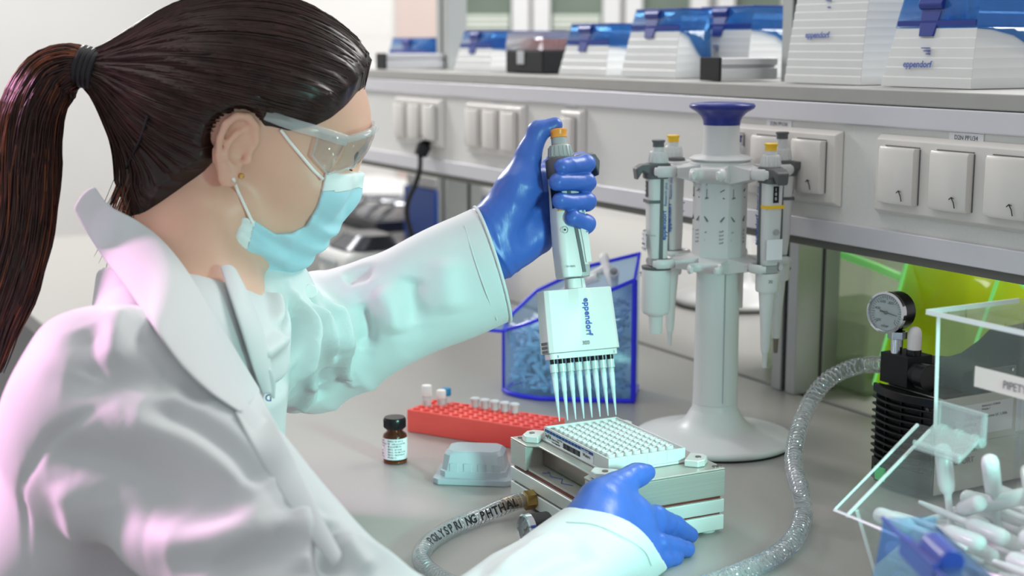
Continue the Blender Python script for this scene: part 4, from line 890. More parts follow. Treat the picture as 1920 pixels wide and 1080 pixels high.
# sloping lid, slightly proud of the cheeks
dv = Vector((0, P2[0] - P1[0], P2[1] - P1[1])); ln = dv.length; dv.normalize(); up_ = Vector((0, dv.z, -dv.y)); up_ = up_ if up_.z > 0 else -up_
a0 = Vector((0, P1[0], P1[1])) + dv * .004 + up_ * .0025; a1 = a0 + dv * (ln + .006)
lid_ = MB().hexa([(-.132, a0.y, a0.z), (.126, a0.y, a0.z), (.126, a0.y + up_.y * .003, a0.z + up_.z * .003), (-.132, a0.y + up_.y * .003, a0.z + up_.z * .003)],
                 [(-.132, a1.y, a1.z), (.126, a1.y, a1.z), (.126, a1.y + up_.y * .003, a1.z + up_.z * .003), (-.132, a1.y + up_.y * .003, a1.z + up_.z * .003)]).build('sloping_lid', 'acrylic', ab)
MB().tube([Vector((-.132, 0, 0)) + a0 + up_ * .0015, Vector((-.132, 0, 0)) + a1 + up_ * .0015, Vector((.126, 0, 0)) + a1 + up_ * .0015], .0015, 4).tube([Vector((-.120, 0, 0)) + a0 - up_ * .0008, Vector((-.120, 0, 0)) + a1 - up_ * .0008], .0014, 4).build('piped_light_edge', 'acrylic_edge', lid_)
# clear hinge
hg = MB(); hx0, hx1 = -.110, -.062
e_ = a0 + dv * .000; y0 = P1[0] - .0035
hg.box(hx0, hx1, y0 - .0030, y0 - .0002, P1[1] + .004, P1[1] + .026)
hg.box(hx0, hx0 + .003, y0 - .0045, y0 - .003, P1[1] + .004, P1[1] + .026).box(hx1 - .003, hx1, y0 - .0045, y0 - .003, P1[1] + .004, P1[1] + .026).box(hx0, hx1, y0 - .0045, y0 - .003, P1[1] + .023, P1[1] + .026)
hg.cyl((hx0, y0 - .004, P1[1] + .003), (hx1, y0 - .004, P1[1] + .003), .0042, seg=16)
for k in range(3): hg.cyl((hx0 + .004 + k * .017, y0 - .004, P1[1] + .003), (hx0 + .010 + k * .017, y0 - .004, P1[1] + .003), .0056, seg=16)
q0_ = Vector((0, y0 - .004, P1[1] + .003)) + up_ * .003; q1_ = q0_ + dv * .028
hg.hexa([(hx0, *(q0_)[1:]), (hx1, *(q0_)[1:]), (hx1, *(q0_ + up_ * .003)[1:]), (hx0, *(q0_ + up_ * .003)[1:])], [(hx0, *(q1_)[1:]), (hx1, *(q1_)[1:]), (hx1, *(q1_ + up_ * .003)[1:]), (hx0, *(q1_ + up_ * .003)[1:])])
q2_ = q1_ - dv * .004
hg.cyl((hx0, *(q2_ + up_ * .004)[1:]), (hx1, *(q2_ + up_ * .004)[1:]), .0022, seg=10)
hg.build('hinge', 'hinge_clear', ab, bevel=.0008)
st = MB().box(-.078, .05, P0[0] - .0006, P0[0] - .0002, P1[1] + .044, P1[1] + .060).build('label_strip', 'strip_label', ab)
text('PIPETY PASTEUROWSKIE', .0090, (-.050, P0[0] - .0006, P1[1] + .0485), (1, 0, 0), (0, 0, 1), 'ink_grey', st, sx=.85)
# pasteur pipettes heaped inside
random.seed(21)
proto = root('pasteur_pipette', (0, 0, 0), '-', 'pasteur pipette', 'pasteur pipettes heaped in the dispenser')
MB().lathe([(.0001, .0400), (.0035, .0392), (.0058, .0370), (.0066, .0330), (.0066, .0080), (.0055, .0030), (.0032, .0000), (.0028, -.003), (.0028, -.030), (.0016, -.052), (.0001, -.0522)], seg=18, cap=False).build('bulb_and_stem', 'bulb', proto, smooth=60)
def fy(zv): return P3[0] + (P2[0] - P3[0]) * (zv / P2[1]) if zv < P2[1] else P2[0] + (P1[0] - P2[0]) * min(1, (zv - P2[1]) / (P1[1] - P2[1]))
plist = []
for lay in range(7):
    z = .0125 + lay * .0142; y = fy(z) + .0115
    if z > P2[1]: y = fy(z + .010) + .006
    row = 0
    while y < BK - .014:
        for col_ in range(2):
            flip = (row + col_ + lay) % 2
            X = -.0635 + col_ * .1150 + random.uniform(-.004, .004)
            top_z = .078 + .16 * (X + .10)
            if z > top_z: continue
            ang = random.uniform(-.035, .035); d = Vector((math.cos(ang), math.sin(ang), random.uniform(-.03, .03))) * (-1 if flip else 1)
            c_ = Vector((X, y + random.uniform(-.0007, .0007), z)) - d * .006 * (-1 if not flip else 1) * 0
            plist.append((c_ + AL + d * .006, d.normalized()))
        y += .0152; row += 1
for x_, y_, z_, d in ((-.078, -0.103, 0.086, (.5, -.2, .28)), (-.060, -0.098, 0.094, (.6, .35, .3)), (-.020, -0.088, 0.105, (-.5, .4, .35)), (-.085, P1[0] - .018, .098, (-.30, .1, .9)), (-.050, P1[0] - .006, .106, (.2, -.4, .8)), (-.01, -.07, .12, (.7, -.2, .3)), (.03, -.10, .12, (-.6, -.3, .3))):
    plist.append((Vector((x_, y_, z_)) + AL, Vector(d).normalized()))
for k, (c_, d) in enumerate(plist):
    o = proto if k == 0 else copy_tree(proto)
    o.location = c_; o.rotation_euler = d.to_track_quat('Z', 'Y').to_euler()
    nth = lambda v, names: names[max(0, min(len(names) - 1, v))]
    o['label'] = 'translucent white bulb pipette buried in the heap inside the clear acrylic dispenser'
    if k >= len(plist) - 7:
        o['label'] = ('bulb pipette lying on top at the left end of the heap in the dispenser', 'bulb pipette lying on the heap, second from the left end', 'bulb pipette lying across the middle of the heap top',
                      'bulb pipette standing up at the back left of the heap', 'bulb pipette leaning up, right of the standing one, behind the acrylic front', 'bulb pipette lying on the right half of the heap top', 'bulb pipette at the far right of the heap top')[k - len(plist) + 7]
pass
# ------------------------------------------------------------------ near blue box, lower right corner
qn = at(1655, 972, .92); ha = math.radians(-25); HBX = qn.z
nb_ = root('blue_box', (qn.x, qn.y, .0004), 'narrow see-through blue box with a navy clasp, nearest the camera in the lower right corner', 'box', rz=ha)
LB, DB = .20, .036
def prof_(z): k = 1 - z / HBX; return -.030 * k ** 1.6
zs_ = [HBX * k / 10 for k in range(11)]
MB().loft([[(0 - .020 * (1 - z / HBX) ** 1.5, prof_(z), z) for z in zs_], [(LB, prof_(z), z) for z in zs_]], cap=False, closed=False).build('front_wall', 'front_lid_blue', nb_, smooth=70)
MB().loft([[(0 - .020 * (1 - z / HBX) ** 1.5, prof_(z), z) for z in zs_], [(0 - .020 * (1 - z / HBX) ** 1.5, DB, z) for z in zs_]], cap=False, closed=False).build('end_wall', 'front_lid_blue', nb_, smooth=70)
MB().loft([[(.03, -.0004, HBX), (LB, 0, HBX)], [(.04, DB * .55, HBX + .002), (LB, DB * .55, HBX + .002)], [(.060, DB, HBX - .006), (LB, DB, HBX - .006)]], cap=False, closed=False).build('top_flap', 'front_lid_blue', nb_, smooth=70)
MB().add([(0, DB, 0), (LB, DB, 0), (LB, DB, HBX - .006), (0, DB, HBX - .006)], [(0, 1, 2, 3)]).build('back_wall', 'front_lid_blue', nb_, solid=.001)
MB().box(-.02, LB, -.028, DB, 0, .002).build('floor_plate', 'front_lid_blue', nb_)
MB().tube([(0, 0, HBX), (LB, 0, HBX)], .0014, 8).build('top_edge', 'navy', nb_)
ck = MB().cyl((.060, .010, HBX + .0035), (.092, .010, HBX + .0035), .0078, seg=28).loft([[(.034, -.001, HBX - .012), (.092, -.001, HBX - .012), (.092, .001, HBX - .012), (.034, .001, HBX - .012)], [(.036, -.001, HBX + .0015), (.092, -.001, HBX + .0035), (.092, .006, HBX + .0035), (.036, .003, HBX + .0015)]]).build('clasp', 'navy', nb_, bevel=.0006)
# ------------------------------------------------------------------ things on the far bench
def bx_thing(name, label, cat, x, y, w_, d, h, m, bv=.004, z=.0004):
    t = root(name, (x, y, z), label, cat); MB().box(-w_ / 2, w_ / 2, -d / 2, d / 2, 0, h).build('shell', m, t, bevel=bv, seg=3); return t
cg = root('benchtop_centrifuge', (-2.86, .94, .0004), 'large rounded white and grey benchtop machine at the left, behind the face mask', 'lab machine')
rings = []
for k in range(9):
    a = k / 8; s = math.sqrt(max(0, 1 - (a * .96) ** 2.4)); rings.append([(p[0] * (.55 + .45 * s), p[1] * (.55 + .45 * s), .115 * a) for p in rrect(.50, .40, .12, 6)])
MB().loft(rings).build('shell', 'machine_white', cg, smooth=70)
MB().loft([[(p[0] + .02, p[1] + .02, .1152) for p in rrect(.34, .27, .09, 8)], [(p[0] + .02, p[1] + .02, .135) for p in rrect(.31, .24, .09, 8)], [(p[0] + .02, p[1] + .02, .146) for p in rrect(.22, .16, .07, 8)]]).build('lid', 'machine_grey', cg, smooth=60)
tr_ = root('instrument_tray', (-3.26, 1.48, .0004), 'dark glossy tray with chrome clips on the far bench behind the rounded machine', 'tray')
MB().box(-.20, .18, -.12, .12, 0, .030).build('tray', 'tray_dark', tr_, bevel=.006)
for x in (-.12, -.03, .06, .14): MB().tube([(x, -.10, .030), (x + .02, -.06, .062), (x + .06, .05, .058), (x + .07, .09, .030)], .006, 8).build('clip', 'chrome', tr_)
t = bx_thing('plastic_crate', 'bright blue plastic crate on the far bench, left of the left post', 'crate', -2.93, 1.46, .17, .12, .120, 'crate_blue')
MB().box(-.080, .080, -.055, .055, .1205, .150).build('lid', 'machine_white', t, bevel=.006)
t = bx_thing('plastic_crate', 'bright blue plastic crate under a white bag, just right of the left post', 'crate', -2.69, 1.46, .075, .10, .115, 'crate_blue')
MB().loft([[(p[0], p[1], z) for p in rrect(w_, w_ * 1.1, w_ * .4, 5)] for z, w_ in ((.1155, .070), (.130, .085), (.150, .070), (.165, .030))]).build('bag', 'machine_white', t, smooth=70)
mb = bx_thing('small_machine', 'small white machine with dark lid, in front of the blue crates', 'lab machine', -2.44, 1.05, .15, .13, .070, 'machine_white', .02)
MB().loft([[(p[0], p[1], .0705) for p in rrect(.13, .11, .03, 5)], [(p[0], p[1] + .01, .095) for p in rrect(.10, .07, .03, 5)]]).build('lid', 'tray_dark', mb, bevel=.004); MB().box(-.05, .03, -.071, -.0655, .040, .052).build('handle', 'chrome', mb, bevel=.002)
cb_ = root('low_cabinet', (-4.45, 1.95, -.9), 'beige low cabinet with a white top, standing beyond the far bench at the left', 'cabinet')
MB().box(-.30, .30, -.15, .15, 0, .84).build('body', 'wall_beige', cb_, bevel=.004); MB().box(-.31, .31, -.17, .17, .841, .875).build('top', 'machine_white', cb_, bevel=.003)
for x in (-.15, .15): d_ = MB().box(x - .14, x + .14, -.166, -.1505, .03, .82).build('door', 'wall_beige', cb_, bevel=.002); MB().box(x - .02, x - .008, -.185, -.1665, .5, .62).build('handle', 'chrome', d_, bevel=.002)
# round base of another stand on the far bench
q = onz(1365, 575, 0)
rb = root('stand_base', (q.x - .02, q.y + .03, 0), 'round pale stand base on the far bench, seen behind the carousel column', 'stand base')
MB().lathe([(.105, .0003), (.105, .0045)], seg=48).build('pad', 'rubber_black', rb); MB().lathe([(.104, .0046), (.106, .008), (.104, .013), (.06, .026), (.03, .036), (.026, .05), (.025, .19)], seg=64).build('base', 'grey_light', rb, smooth=60)
# green acrylic splash guard and clear bin
gs = root('green_shield', (-1.17, 1.40, .0004), 'fluorescent yellow-green acrylic shield on the far bench behind the pump', 'shield')
GL = gs.location.copy()
def gpt(x, y, d): p = at(x, y, d) - GL; p.z = max(p.z, .0045); return p
def gsheet(pix4, d4, nm='panel', edges=True):
    ps = [gpt(p[0], p[1], d) for p, d in zip(pix4, d4)]
    o = MB().add(ps, [tuple(range(len(ps)))]).build(nm, 'green_sheet', gs, solid=.004)
    MB().tube(ps + [ps[0]], .0030, 6).build('glowing_edge', 'edge_green', o)
    return o
gsheet([(1706, 480), (1640, 720), (1790, 760), (1880, 500)], [1.80, 1.74, 1.66, 1.70])
gsheet([(1880, 500), (1790, 760), (1990, 800), (2010, 620)], [1.70, 1.66, 1.60, 1.62])
gsheet([(1706, 470), (1640, 720), (1700, 735), (1860, 480)], [1.90, 1.80, 1.95, 2.0])
MB().tube([gpt(1706, 480, 1.80), gpt(1700, 740, 1.95)], .004, 8).tube([gpt(1880, 500, 1.70), gpt(1860, 700, 1.9)], .004, 8).build('brace', 'edge_green', gs)
cbin = root('clear_bin', (-1.42, 1.345, .0004), 'cloudy clear plastic bin on the far bench, right of the right post', 'bin')
cb = MB().box(-.10, .10, -.09, .09, 0, .20)
cb.build('shell', 'glass_bin', cbin, bevel=.006)
MB().tube([(-.08, -.05, .18), (.02, .0, .15), (.08, .05, .12)], .006, 8).build('inner_rod', 'edge_green', cbin)
tag(MB().box(-.09, .09, -.08, .08, .004, .09).build('contents', 'glass_bin', cbin))
# ------------------------------------------------------------------ organic shapes: signed distances meshed with surface nets
def V3(*a): return np.array(a, float)
def A_t(x, y, d): return np.array(at(x, y, d))
def rc(p, a, b, ra, rb=None):
    rb = ra if rb is None else rb; a = np.asarray(a, float); b = np.asarray(b, float); ba = b - a; pa_ = p - a
    h = np.clip(pa_ @ ba / (ba @ ba), 0, 1); return np.linalg.norm(pa_ - h[:, None] * ba, axis=1) - (ra + (rb - ra) * h)
def ell(p, c, r, R=None):
    q = p - c
    if R is not None: q = q @ R.T
    r = np.asarray(r, float); k0 = np.linalg.norm(q / r, axis=1); k1 = np.linalg.norm(q / (r * r), axis=1) + 1e-9
    return k0 * (k0 - 1) / k1
def smin(a, b, k):
    h = np.clip(.5 + .5 * (b - a) / k, 0, 1); return b + (a - b) * h - k * h * (1 - h)
def smax(a, b, k): return -smin(-a, -b, k)
def chain(p, pts, rs, k=0):
    d = None
    for i in range(len(pts) - 1):
        e = rc(p, pts[i], pts[i + 1], rs[i], rs[i + 1]); d = e if d is None else (smin(d, e, k) if k else np.minimum(d, e))
    return d
def wob(p, f, s=0):   # smooth pseudo noise, about -1..1
    x, y, z = p[:, 0] * f, p[:, 1] * f, p[:, 2] * f
    a = np.sin(x * 1.0 + 1.7 * np.sin(y * .8 + s) + s) * np.cos(z * 1.1 + 1.3 * np.sin(x * .7 + 2 * s)); b = np.sin(y * 1.3 + 1.9 * np.sin(z * .9 + s * 1.7) + 2.1 + s)
    return .5 * (a + b)
def nets(f, lo, hi, h, B=8):
    lo = np.asarray(lo, float); hi = np.asarray(hi, float); nb = np.ceil((hi - lo) / (h * B)).astype(int)
    g = np.stack(np.meshgrid(*[np.arange(n_) for n_ in nb], indexing='ij'), -1).reshape(-1, 3)
    c = lo + (g + .5) * h * B; fc = f(c); act = g[np.abs(fc) < h * B * 1.15 + .004]
    N = nb * B + 1
    off = np.stack(np.meshgrid(*[np.arange(B + 1)] * 3, indexing='ij'), -1).reshape(-1, 3)
    ids = (act[:, None, :] * B + off[None]).reshape(-1, 3); key = (ids[:, 0] * N[1] + ids[:, 1]) * N[2] + ids[:, 2]
    uk, inv = np.unique(key, return_inverse=True); inv = inv.ravel()
    pts = np.stack([uk // (N[1] * N[2]), (uk // N[2]) % N[1], uk % N[2]], -1); val = np.empty(len(uk))
    for s in range(0, len(uk), 400000): val[s:s + 400000] = f(lo + pts[s:s + 400000] * h)
    # cells
    oc = np.stack(np.meshgrid(*[np.arange(B)] * 3, indexing='ij'), -1).reshape(-1, 3)
    W_ = B + 1; idx = inv.reshape(len(act), W_, W_, W_)
    cor = [(i, j, k) for i in (0, 1) for j in (0, 1) for k in (0, 1)]
    ci = np.stack([idx[:, i:i + B, j:j + B, k:k + B].reshape(-1) for i, j, k in cor], -1)
    cv = val[ci]; base = pts[ci[:, 0]]; m_ = (cv.min(1) < 0) & (cv.max(1) >= 0); ci, cv, base = ci[m_], cv[m_], base[m_]
    cs_ = np.array(cor, float); acc = np.zeros((len(ci), 3)); cnt = np.zeros(len(ci))
    for a in range(8):
        for b in range(a + 1, 8):
            if abs(cs_[a] - cs_[b]).sum() != 1: continue
            s = (cv[:, a] < 0) != (cv[:, b] < 0); t = np.where(s, cv[:, a] / (cv[:, a] - cv[:, b] + 1e-12), 0)
            acc += np.where(s[:, None], cs_[a] + (cs_[b] - cs_[a]) * t[:, None], 0); cnt += s
    verts = lo + (base + acc / cnt[:, None]) * h
    ck = (base[:, 0] * N[1] + base[:, 1]) * N[2] + base[:, 2]; o = np.argsort(ck); cks = ck[o]
    def look(k): i = np.searchsorted(cks, k); i = np.clip(i, 0, len(cks) - 1); return np.where(cks[i] == k, o[i], -1)
    st = np.array([N[1] * N[2], N[2], 1]); faces = []
    for ax_, (b1, b2) in enumerate(((1, 2), (2, 0), (0, 1))):
        ca = cor.index((0, 0, 0)); cb = cor.index(tuple(int(i == ax_) for i in range(3)))
        s = (cv[:, ca] < 0) != (cv[:, cb] < 0); k0 = ck[s]
        q = np.stack([look(k0), look(k0 - st[b1]), look(k0 - st[b1] - st[b2]), look(k0 - st[b2])], -1)
        flip = (cv[s, ca] >= 0); q[flip] = q[flip][:, ::-1]; faces.append(q[(q >= 0).all(1)])
    return verts, np.concatenate(faces)
def sdf_obj(name, f, lo, hi, h, m, parent, smooth_it=2):
    v, q = nets(f, lo, hi, h); loc = np.array(parent.location)
    me = bpy.data.meshes.new(name); me.from_pydata((v - loc).tolist(), [], q.tolist())
    me.materials.append(MATS[m]); me.polygons.foreach_set('use_smooth', np.ones(len(q), bool)); me.update()
    o = bpy.data.objects.new(name, me); col.objects.link(o); o.parent = parent
    if smooth_it: s = o.modifiers.new('smooth', 'SMOOTH'); s.factor = .5; s.iterations = smooth_it
    return o
def march(f, x, y, d0=.8, d1=1.7, off=0.0, default=1.2):
    C_ = np.array(CAM); dr = A_t(x, y, 1) - C_; t = d0
    for _ in range(120):
        e = f((C_ + dr * t)[None])[0] - off
        if e < .0004: return C_ + dr * t
        t += max(e * .6, .0006)
        if t > d1: break
    return C_ + dr * default
# ------------------------------------------------------------------ the woman
mat('skin', '#e0b09a', .42, noise=(25, .05), bump=(900, .00006), sss=.20); mat('hair_brown', '#241512', .34, noise=(45, .35, (1, 1, 1)), spec=.5); mat('hair_auburn', '#7a4426', .34, noise=(25, .3))
mat('hair_strand', '#35201b', .34, noise=(60, .4)); mat('coat', '#ccd1d2', .62, noise=(6, .02), bump=(1500, .00005), sheen=.15)
mat('mask_blue', '#b0d6e2', .6, noise=(40, .03), bump=(700, .00008)); mat('mask_white', '#dfe6e6', .65, noise=(40, .02), bump=(700, .00008)); mat('cord_white', '#f0efec', .6, noise=(90, .02)); mat('goggle_bar', '#eef2f3', .08, noise=(20, .01), mixclear=.72)
mat('gold', '#d9b36a', .2, 1, noise=(20, .01)); mat('eye_white', '#e8e4e0', .2, noise=(20, .01)); mat('iris', '#3d2a1e', .2, noise=(90, .2)); mat('lip', '#b8655c', .4, noise=(60, .05)); mat('brow', '#3a241c', .6, noise=(300, .2))
woman = root('person', (-1.08, .14, -.42), 'person in white lab coat, blue gloves, face mask and clear goggles, working at the bench', 'person')
WL = np.array(woman.location)
# head frame
hh, hp_ = math.radians(81), math.radians(28)
HF = V3(math.cos(hh) * math.cos(hp_), math.sin(hh) * math.cos(hp_), -math.sin(hp_)); HR = V3(math.sin(hh), -math.cos(hh), 0); HU = np.cross(HR, HF)
HO = A_t(432, 292, 1.245); HM = np.stack([HR, HF, HU])   # rows: world -> head
def H2W(x, y, z): return HO + HR * x + HF * y + HU * z
def sag(px, py, x=0.0):   # point on the head plane x = const under a pixel
    C_ = np.array(CAM); d = A_t(px, py, 1) - C_; t = ((HO - C_) @ HR + x) / (d @ HR); q = C_ + d * t; return np.array([x, (q - HO) @ HF, (q - HO) @ HU])
tie = sag(168, 128); print('tie head coords', tie, 'nose', sag(668, 324), sag(650, 385), 'forehead', sag(690, 180), 'chin', sag(520, 470), 'hair front', sag(712, 90), sag(690, 10))
def cranium(q):
    d = ell(q, V3(0, .010, .048), V3(.074, .097, .084)); return smin(d, ell(q, V3(0, -.038, .022), V3(.066, .064, .066)), .03)
EARX = .070
def ear(q):
    # ear-local: a towards the back, b up, c outwards
    ang = math.radians(6); tl = 0.0; P_ = (q - V3(EARX, -.004, .006)) / V3(.88, .92, .84)
    bk = V3(math.sin(ang), -math.cos(ang), 0); ou = V3(math.cos(ang), math.sin(ang), 0); up = V3(0, 0, 1)
    bk2 = bk * math.cos(tl) + up * math.sin(tl) * -0.0 ; a = P_ @ bk; b = P_ @ up; c = P_ @ ou
    a, b = a * math.cos(tl) - b * math.sin(tl), a * math.sin(tl) + b * math.cos(tl)
    L = np.stack([a, b, c], -1)
    rim = [(-.003, .001, .004), (-.004, .016, .006), (.003, .029, .008), (.013, .034, .009), (.023, .030, .010), (.029, .018, .011), (.028, .002, .011), (.022, -.013, .009), (.014, -.023, .007)]
    d = chain(L, [V3(*r_) for r_ in rim], [.0030, .0034, .0038, .0040, .0040, .0038, .0034, .0030, .0030], .002)
    plate = ell(L, V3(.011, .003, .003), V3(.0185, .0305, .0042)); d = smin(d, plate, .003)
    d = smin(d, chain(L, [V3(.008, .024, .006), V3(.016, .014, .0085), (.019, .002, .0090), (.015, -.011, .008), (.006, -.017, .007)], [.0026, .0030, .0032, .0032, .0028], .002), .0030)
    d = smin(d, ell(L, V3(.004, -.026, .005), V3(.0105, .0125, .0048)), .005)
    d = smax(d, -ell(L, V3(.0065, -.001, .009), V3(.0080, .0115, .0080)), .003); d = smax(d, -ell(L, V3(.0010, -.004, .003), V3(.0040, .0050, .008)), .002)
    d = smin(d, ell(L, V3(-.0045, -.004, .0065), V3(.0042, .0062, .0035)), .003)
    return smin(d, ell(L, V3(.006, .002, -.004), V3(.010, .022, .008)), .004)
FC, FS = math.cos(math.radians(14)), math.sin(math.radians(14))
def F2H(x, y, z): return (x, y * FC - z * FS, y * FS + z * FC)
def face(q):
    d = cranium(q)
    s = np.stack([np.abs(q[:, 0]), q[:, 1] * FC + q[:, 2] * FS, -q[:, 1] * FS + q[:, 2] * FC], -1)
    d = smin(d, ell(s, V3(0, .052, -.012), V3(.061, .046, .058)), .025)
    d = smin(d, ell(s, V3(0, .055, -.048), V3(.038, .036, .036)), .025)
    d = smin(d, rc(s, V3(.048, .004, -.040), V3(.018, .052, -.074), .015, .013), .022)
    d = smin(d, ell(s, V3(0, .066, -.074), V3(.018, .014, .014)), .018)
    d = smin(d, ell(s, V3(.042, .068, -.010), V3(.022, .024, .018)), .018)      # cheekbone
    d = smin(d, rc(s, V3(0, .100, .038), V3(.036, .090, .040), .009, .008), .014)  # brow
    d = smax(d, -ell(s, V3(.031, .114, .018), V3(.018, .016, .013)), .012)       # eye socket
    d = smin(d, ell(s, V3(.031, .0890, .017), V3(.0125, .0125, .0120)), .003)    # lids
    d = smin(d, rc(s, V3(0, .101, .026), V3(0, .1085, -.010), .0062, .0088), .010); d = smin(d, ell(s, V3(.0085, .102, -.016), V3(.0070, .008, .0062)), .006)
    d = smin(d, ell(s, V3(0, .088, -.040), V3(.021, .010, .006)), .006); d = smin(d, ell(s, V3(0, .085, -.050), V3(.018, .010, .007)), .006)
    return d
# torso skeleton
SR = A_t(215, 770, 1.04); SL = A_t(470, 600, 1.29); ER = A_t(750, 1330, .95); WR = A_t(1143, 1018, 1.200); EL = A_t(560, 658, 1.455); WLf = A_t(925, 495, 1.425)
lat = (SR - SL); lat[2] = 0; lat /= np.linalg.norm(lat); fwd = V3(-lat[1], lat[0], 0); NB = (SR + SL) / 2 + V3(0, 0, .015) - fwd * .005
PEL = NB - fwd * .20 + V3(0, 0, -.50)
pass
upv = NB - PEL; upv /= np.linalg.norm(upv); dpt = np.cross(upv, lat); RT_ = np.stack([lat, dpt, upv])
CH = NB + upv * -.155 + fwd * .0
if dpt @ fwd < 0: dpt = -dpt; RT_ = np.stack([lat, dpt, upv])
HB_ = H2W(0, -.030, -.030)
def torso(p, g=0.0):
    d = ell(p, CH, V3(.158 + g, .098 + g, .170 + g), RT_)
    d = smin(d, ell(p, (CH + PEL) / 2, V3(.145 + g, .105 + g, .18 + g), RT_), .06); d = smin(d, ell(p, PEL, V3(.165 + g, .125 + g, .13 + g), RT_), .06)
    d = smin(d, rc(p, SR, NB - upv * .01, .045 + g, .050 + g * .5), .05); return smin(d, rc(p, SL, NB - upv * .01, .045 + g, .050 + g * .5), .05)
def neck(p):
    d = rc(p, NB - upv * .03 - fwd * .005, H2W(0, -.018, -.035), .058, .050)
    d = smin(d, rc(p, NB + fwd * .045 - upv * .05 + lat * .015, H2W(.045, -.020, -.035), .010, .010), .022)
    return smin(d, rc(p, NB + fwd * .04 - upv * .03, H2W(0, .030, -.060), .030, .028), .03)
def body(p):
    q = (p - HO) @ HM.T
    d = face(q); e = ear(q); d = smin(d, e, .004)
    q2 = q.copy(); q2[:, 0] *= -1; d = smin(d, ear(q2), .004)
    d = smin(d, neck(p), .018); d = smin(d, torso(p, -.012), .03)
    d = smin(d, chain(p, [SR, ER, ER + (WR - ER) * .65], [.042, .036, .026]), .03); return smin(d, chain(p, [SL, EL, EL + (WLf - EL) * .65], [.042, .036, .026]), .03)
bd = sdf_obj('body', body, (-1.62, -.25, -.50), (-.70, .80, .60), .0022, 'skin', woman, 2)
# face details
for s in (-1, 1):
    c_ = H2W(*F2H(s * .031, .0895, .017)) - WL
    MB().lathe([(.0001, -.0118)] + [(.0118 * math.sin(t), -.0118 * math.cos(t)) for t in (PI * k / 14 for k in range(1, 14))] + [(.0001, .0118)], c_, HF * .8 - HU * .6, 24, cap=False).build('eyeball', 'eye_white', woman)
    MB().lathe([(.0055, .0105), (.0052, .0112), (.0001, .0116)], c_, HF * .75 - HU * .66, 20, cap=False).build('iris', 'iris', woman)
    MB().tube([H2W(*F2H(s * x, y, z)) - WL for x, y, z in ((.014, .1080, .038), (.026, .104, .044), (.038, .096, .043), (.047, .086, .038))], [(.0015, .0022), (.0016, .0030), (.0015, .0024), (.0008, .0010)], 8).build('eyebrow', 'brow', woman)
    MB().tube([H2W(*F2H(s * (.031 + .012 * math.cos(a)), .101 - .007 * abs(math.cos(a)) ** 2, .0125 - .001 * math.sin(a))) - WL for a in (PI * k / 8 for k in range(9))], .0008, 6).build('eyelashes', 'brow', woman)
MB().tube([H2W(*F2H(x, .0955 - 9 * x * x, -.0445 - 2 * abs(x) * .1)) - WL for x in (-.022, -.012, 0, .012, .022)], [(.0012, .002), (.004, .0065), (.0048, .0072), (.004, .0065), (.0012, .002)], 12).build('lips', 'lip', woman)
MB().lathe([(.0001, -.0025), (.0018, -.0018), (.0025, 0), (.0018, .0018), (.0001, .0025)], march(body, 453, 330, .9, 1.5, .0015, 1.17) - WL, HR, 14, cap=False).build('ear_stud', 'gold', woman)
# ------------------------------------------------------------------ hair
TIE = H2W(*tie)
def hline(y):   # hair grows above this height (head coords)
    return np.interp(y, [-.12, -.077, -.060, -.052, -.038, -.024, -.012, .005, .022, .040, .050, .059, .066, .074, .12], [-.094, -.090, -.084, -.074, -.048, -.020, .026, .036, .040, .054, .066, .082, .098, .106, .125])
def hairfn(p):
    q = (p - HO) @ HM.T
    b = q[:, 2] - hline(q[:, 1]); t = np.clip(b * .45, -.006, .013) + .004 * np.clip(b * 20, 0, 1) * np.clip((q[:, 2] - .0) * 12, 0, 1)
    d = smin(cranium(q), neck(p), .02) - t
    tt = tie; base = V3(0, -.075, tie[2] * .62 + .02)
    cone = rc(q, base, tt, .050, .0125); d = smin(d, np.where(b > -.01, cone, cone + .02), .035)
    ang = np.arctan2(q[:, 0], q[:, 2] - tie[2]); g = np.sin(ang * 46 + 2.0 * np.sin(q[:, 1] * 30)) * .0009 + np.sin(ang * 17 + 1) * .0010
    d = d + g * np.clip(b * 30, 0, 1); qa = q.copy(); qa[:, 0] = np.abs(qa[:, 0]); d = smax(d, .0015 - ear(qa), .002); return smax(d, -ell(qa, V3(.082, -.016, .012), V3(.019, .026, .031)), .003)
hair = sdf_obj('hair', hairfn, HO - .19, HO + .19, .0022, 'hair_brown', woman, 1)
random.seed(5); rng = np.random.default_rng(3)
def strands(name, m, paths, rad, parent):
    b = MB(); vs = []; fs = []
    for P_ in paths:
        P_ = np.asarray(P_); n_ = len(P_); k0 = len(vs); t = np.gradient(P_, axis=0); t /= np.linalg.norm(t, axis=1)[:, None] + 1e-9
        u = np.cross(t, V3(.3, .5, .81)); u /= np.linalg.norm(u, axis=1)[:, None] + 1e-9; w_ = np.cross(t, u)
        for i in range(n_):
            r_ = rad * (1 if 0 < i < n_ - 1 else .35)
            for k in range(3):
                a = 2 * PI * k / 3; vs.append(tuple(P_[i] + (u[i] * math.cos(a) + w_[i] * math.sin(a)) * r_ - WL))
        for i in range(n_ - 1):
            for k in range(3): fs.append((k0 + i * 3 + k, k0 + i * 3 + (k + 1) % 3, k0 + (i + 1) * 3 + (k + 1) % 3, k0 + (i + 1) * 3 + k))
    me = bpy.data.meshes.new(name); me.from_pydata(vs, [], fs); me.materials.append(MATS[m]); me.polygons.foreach_set('use_smooth', np.ones(len(fs), bool))
    o = bpy.data.objects.new(name, me); col.objects.link(o); o.parent = parent; return o
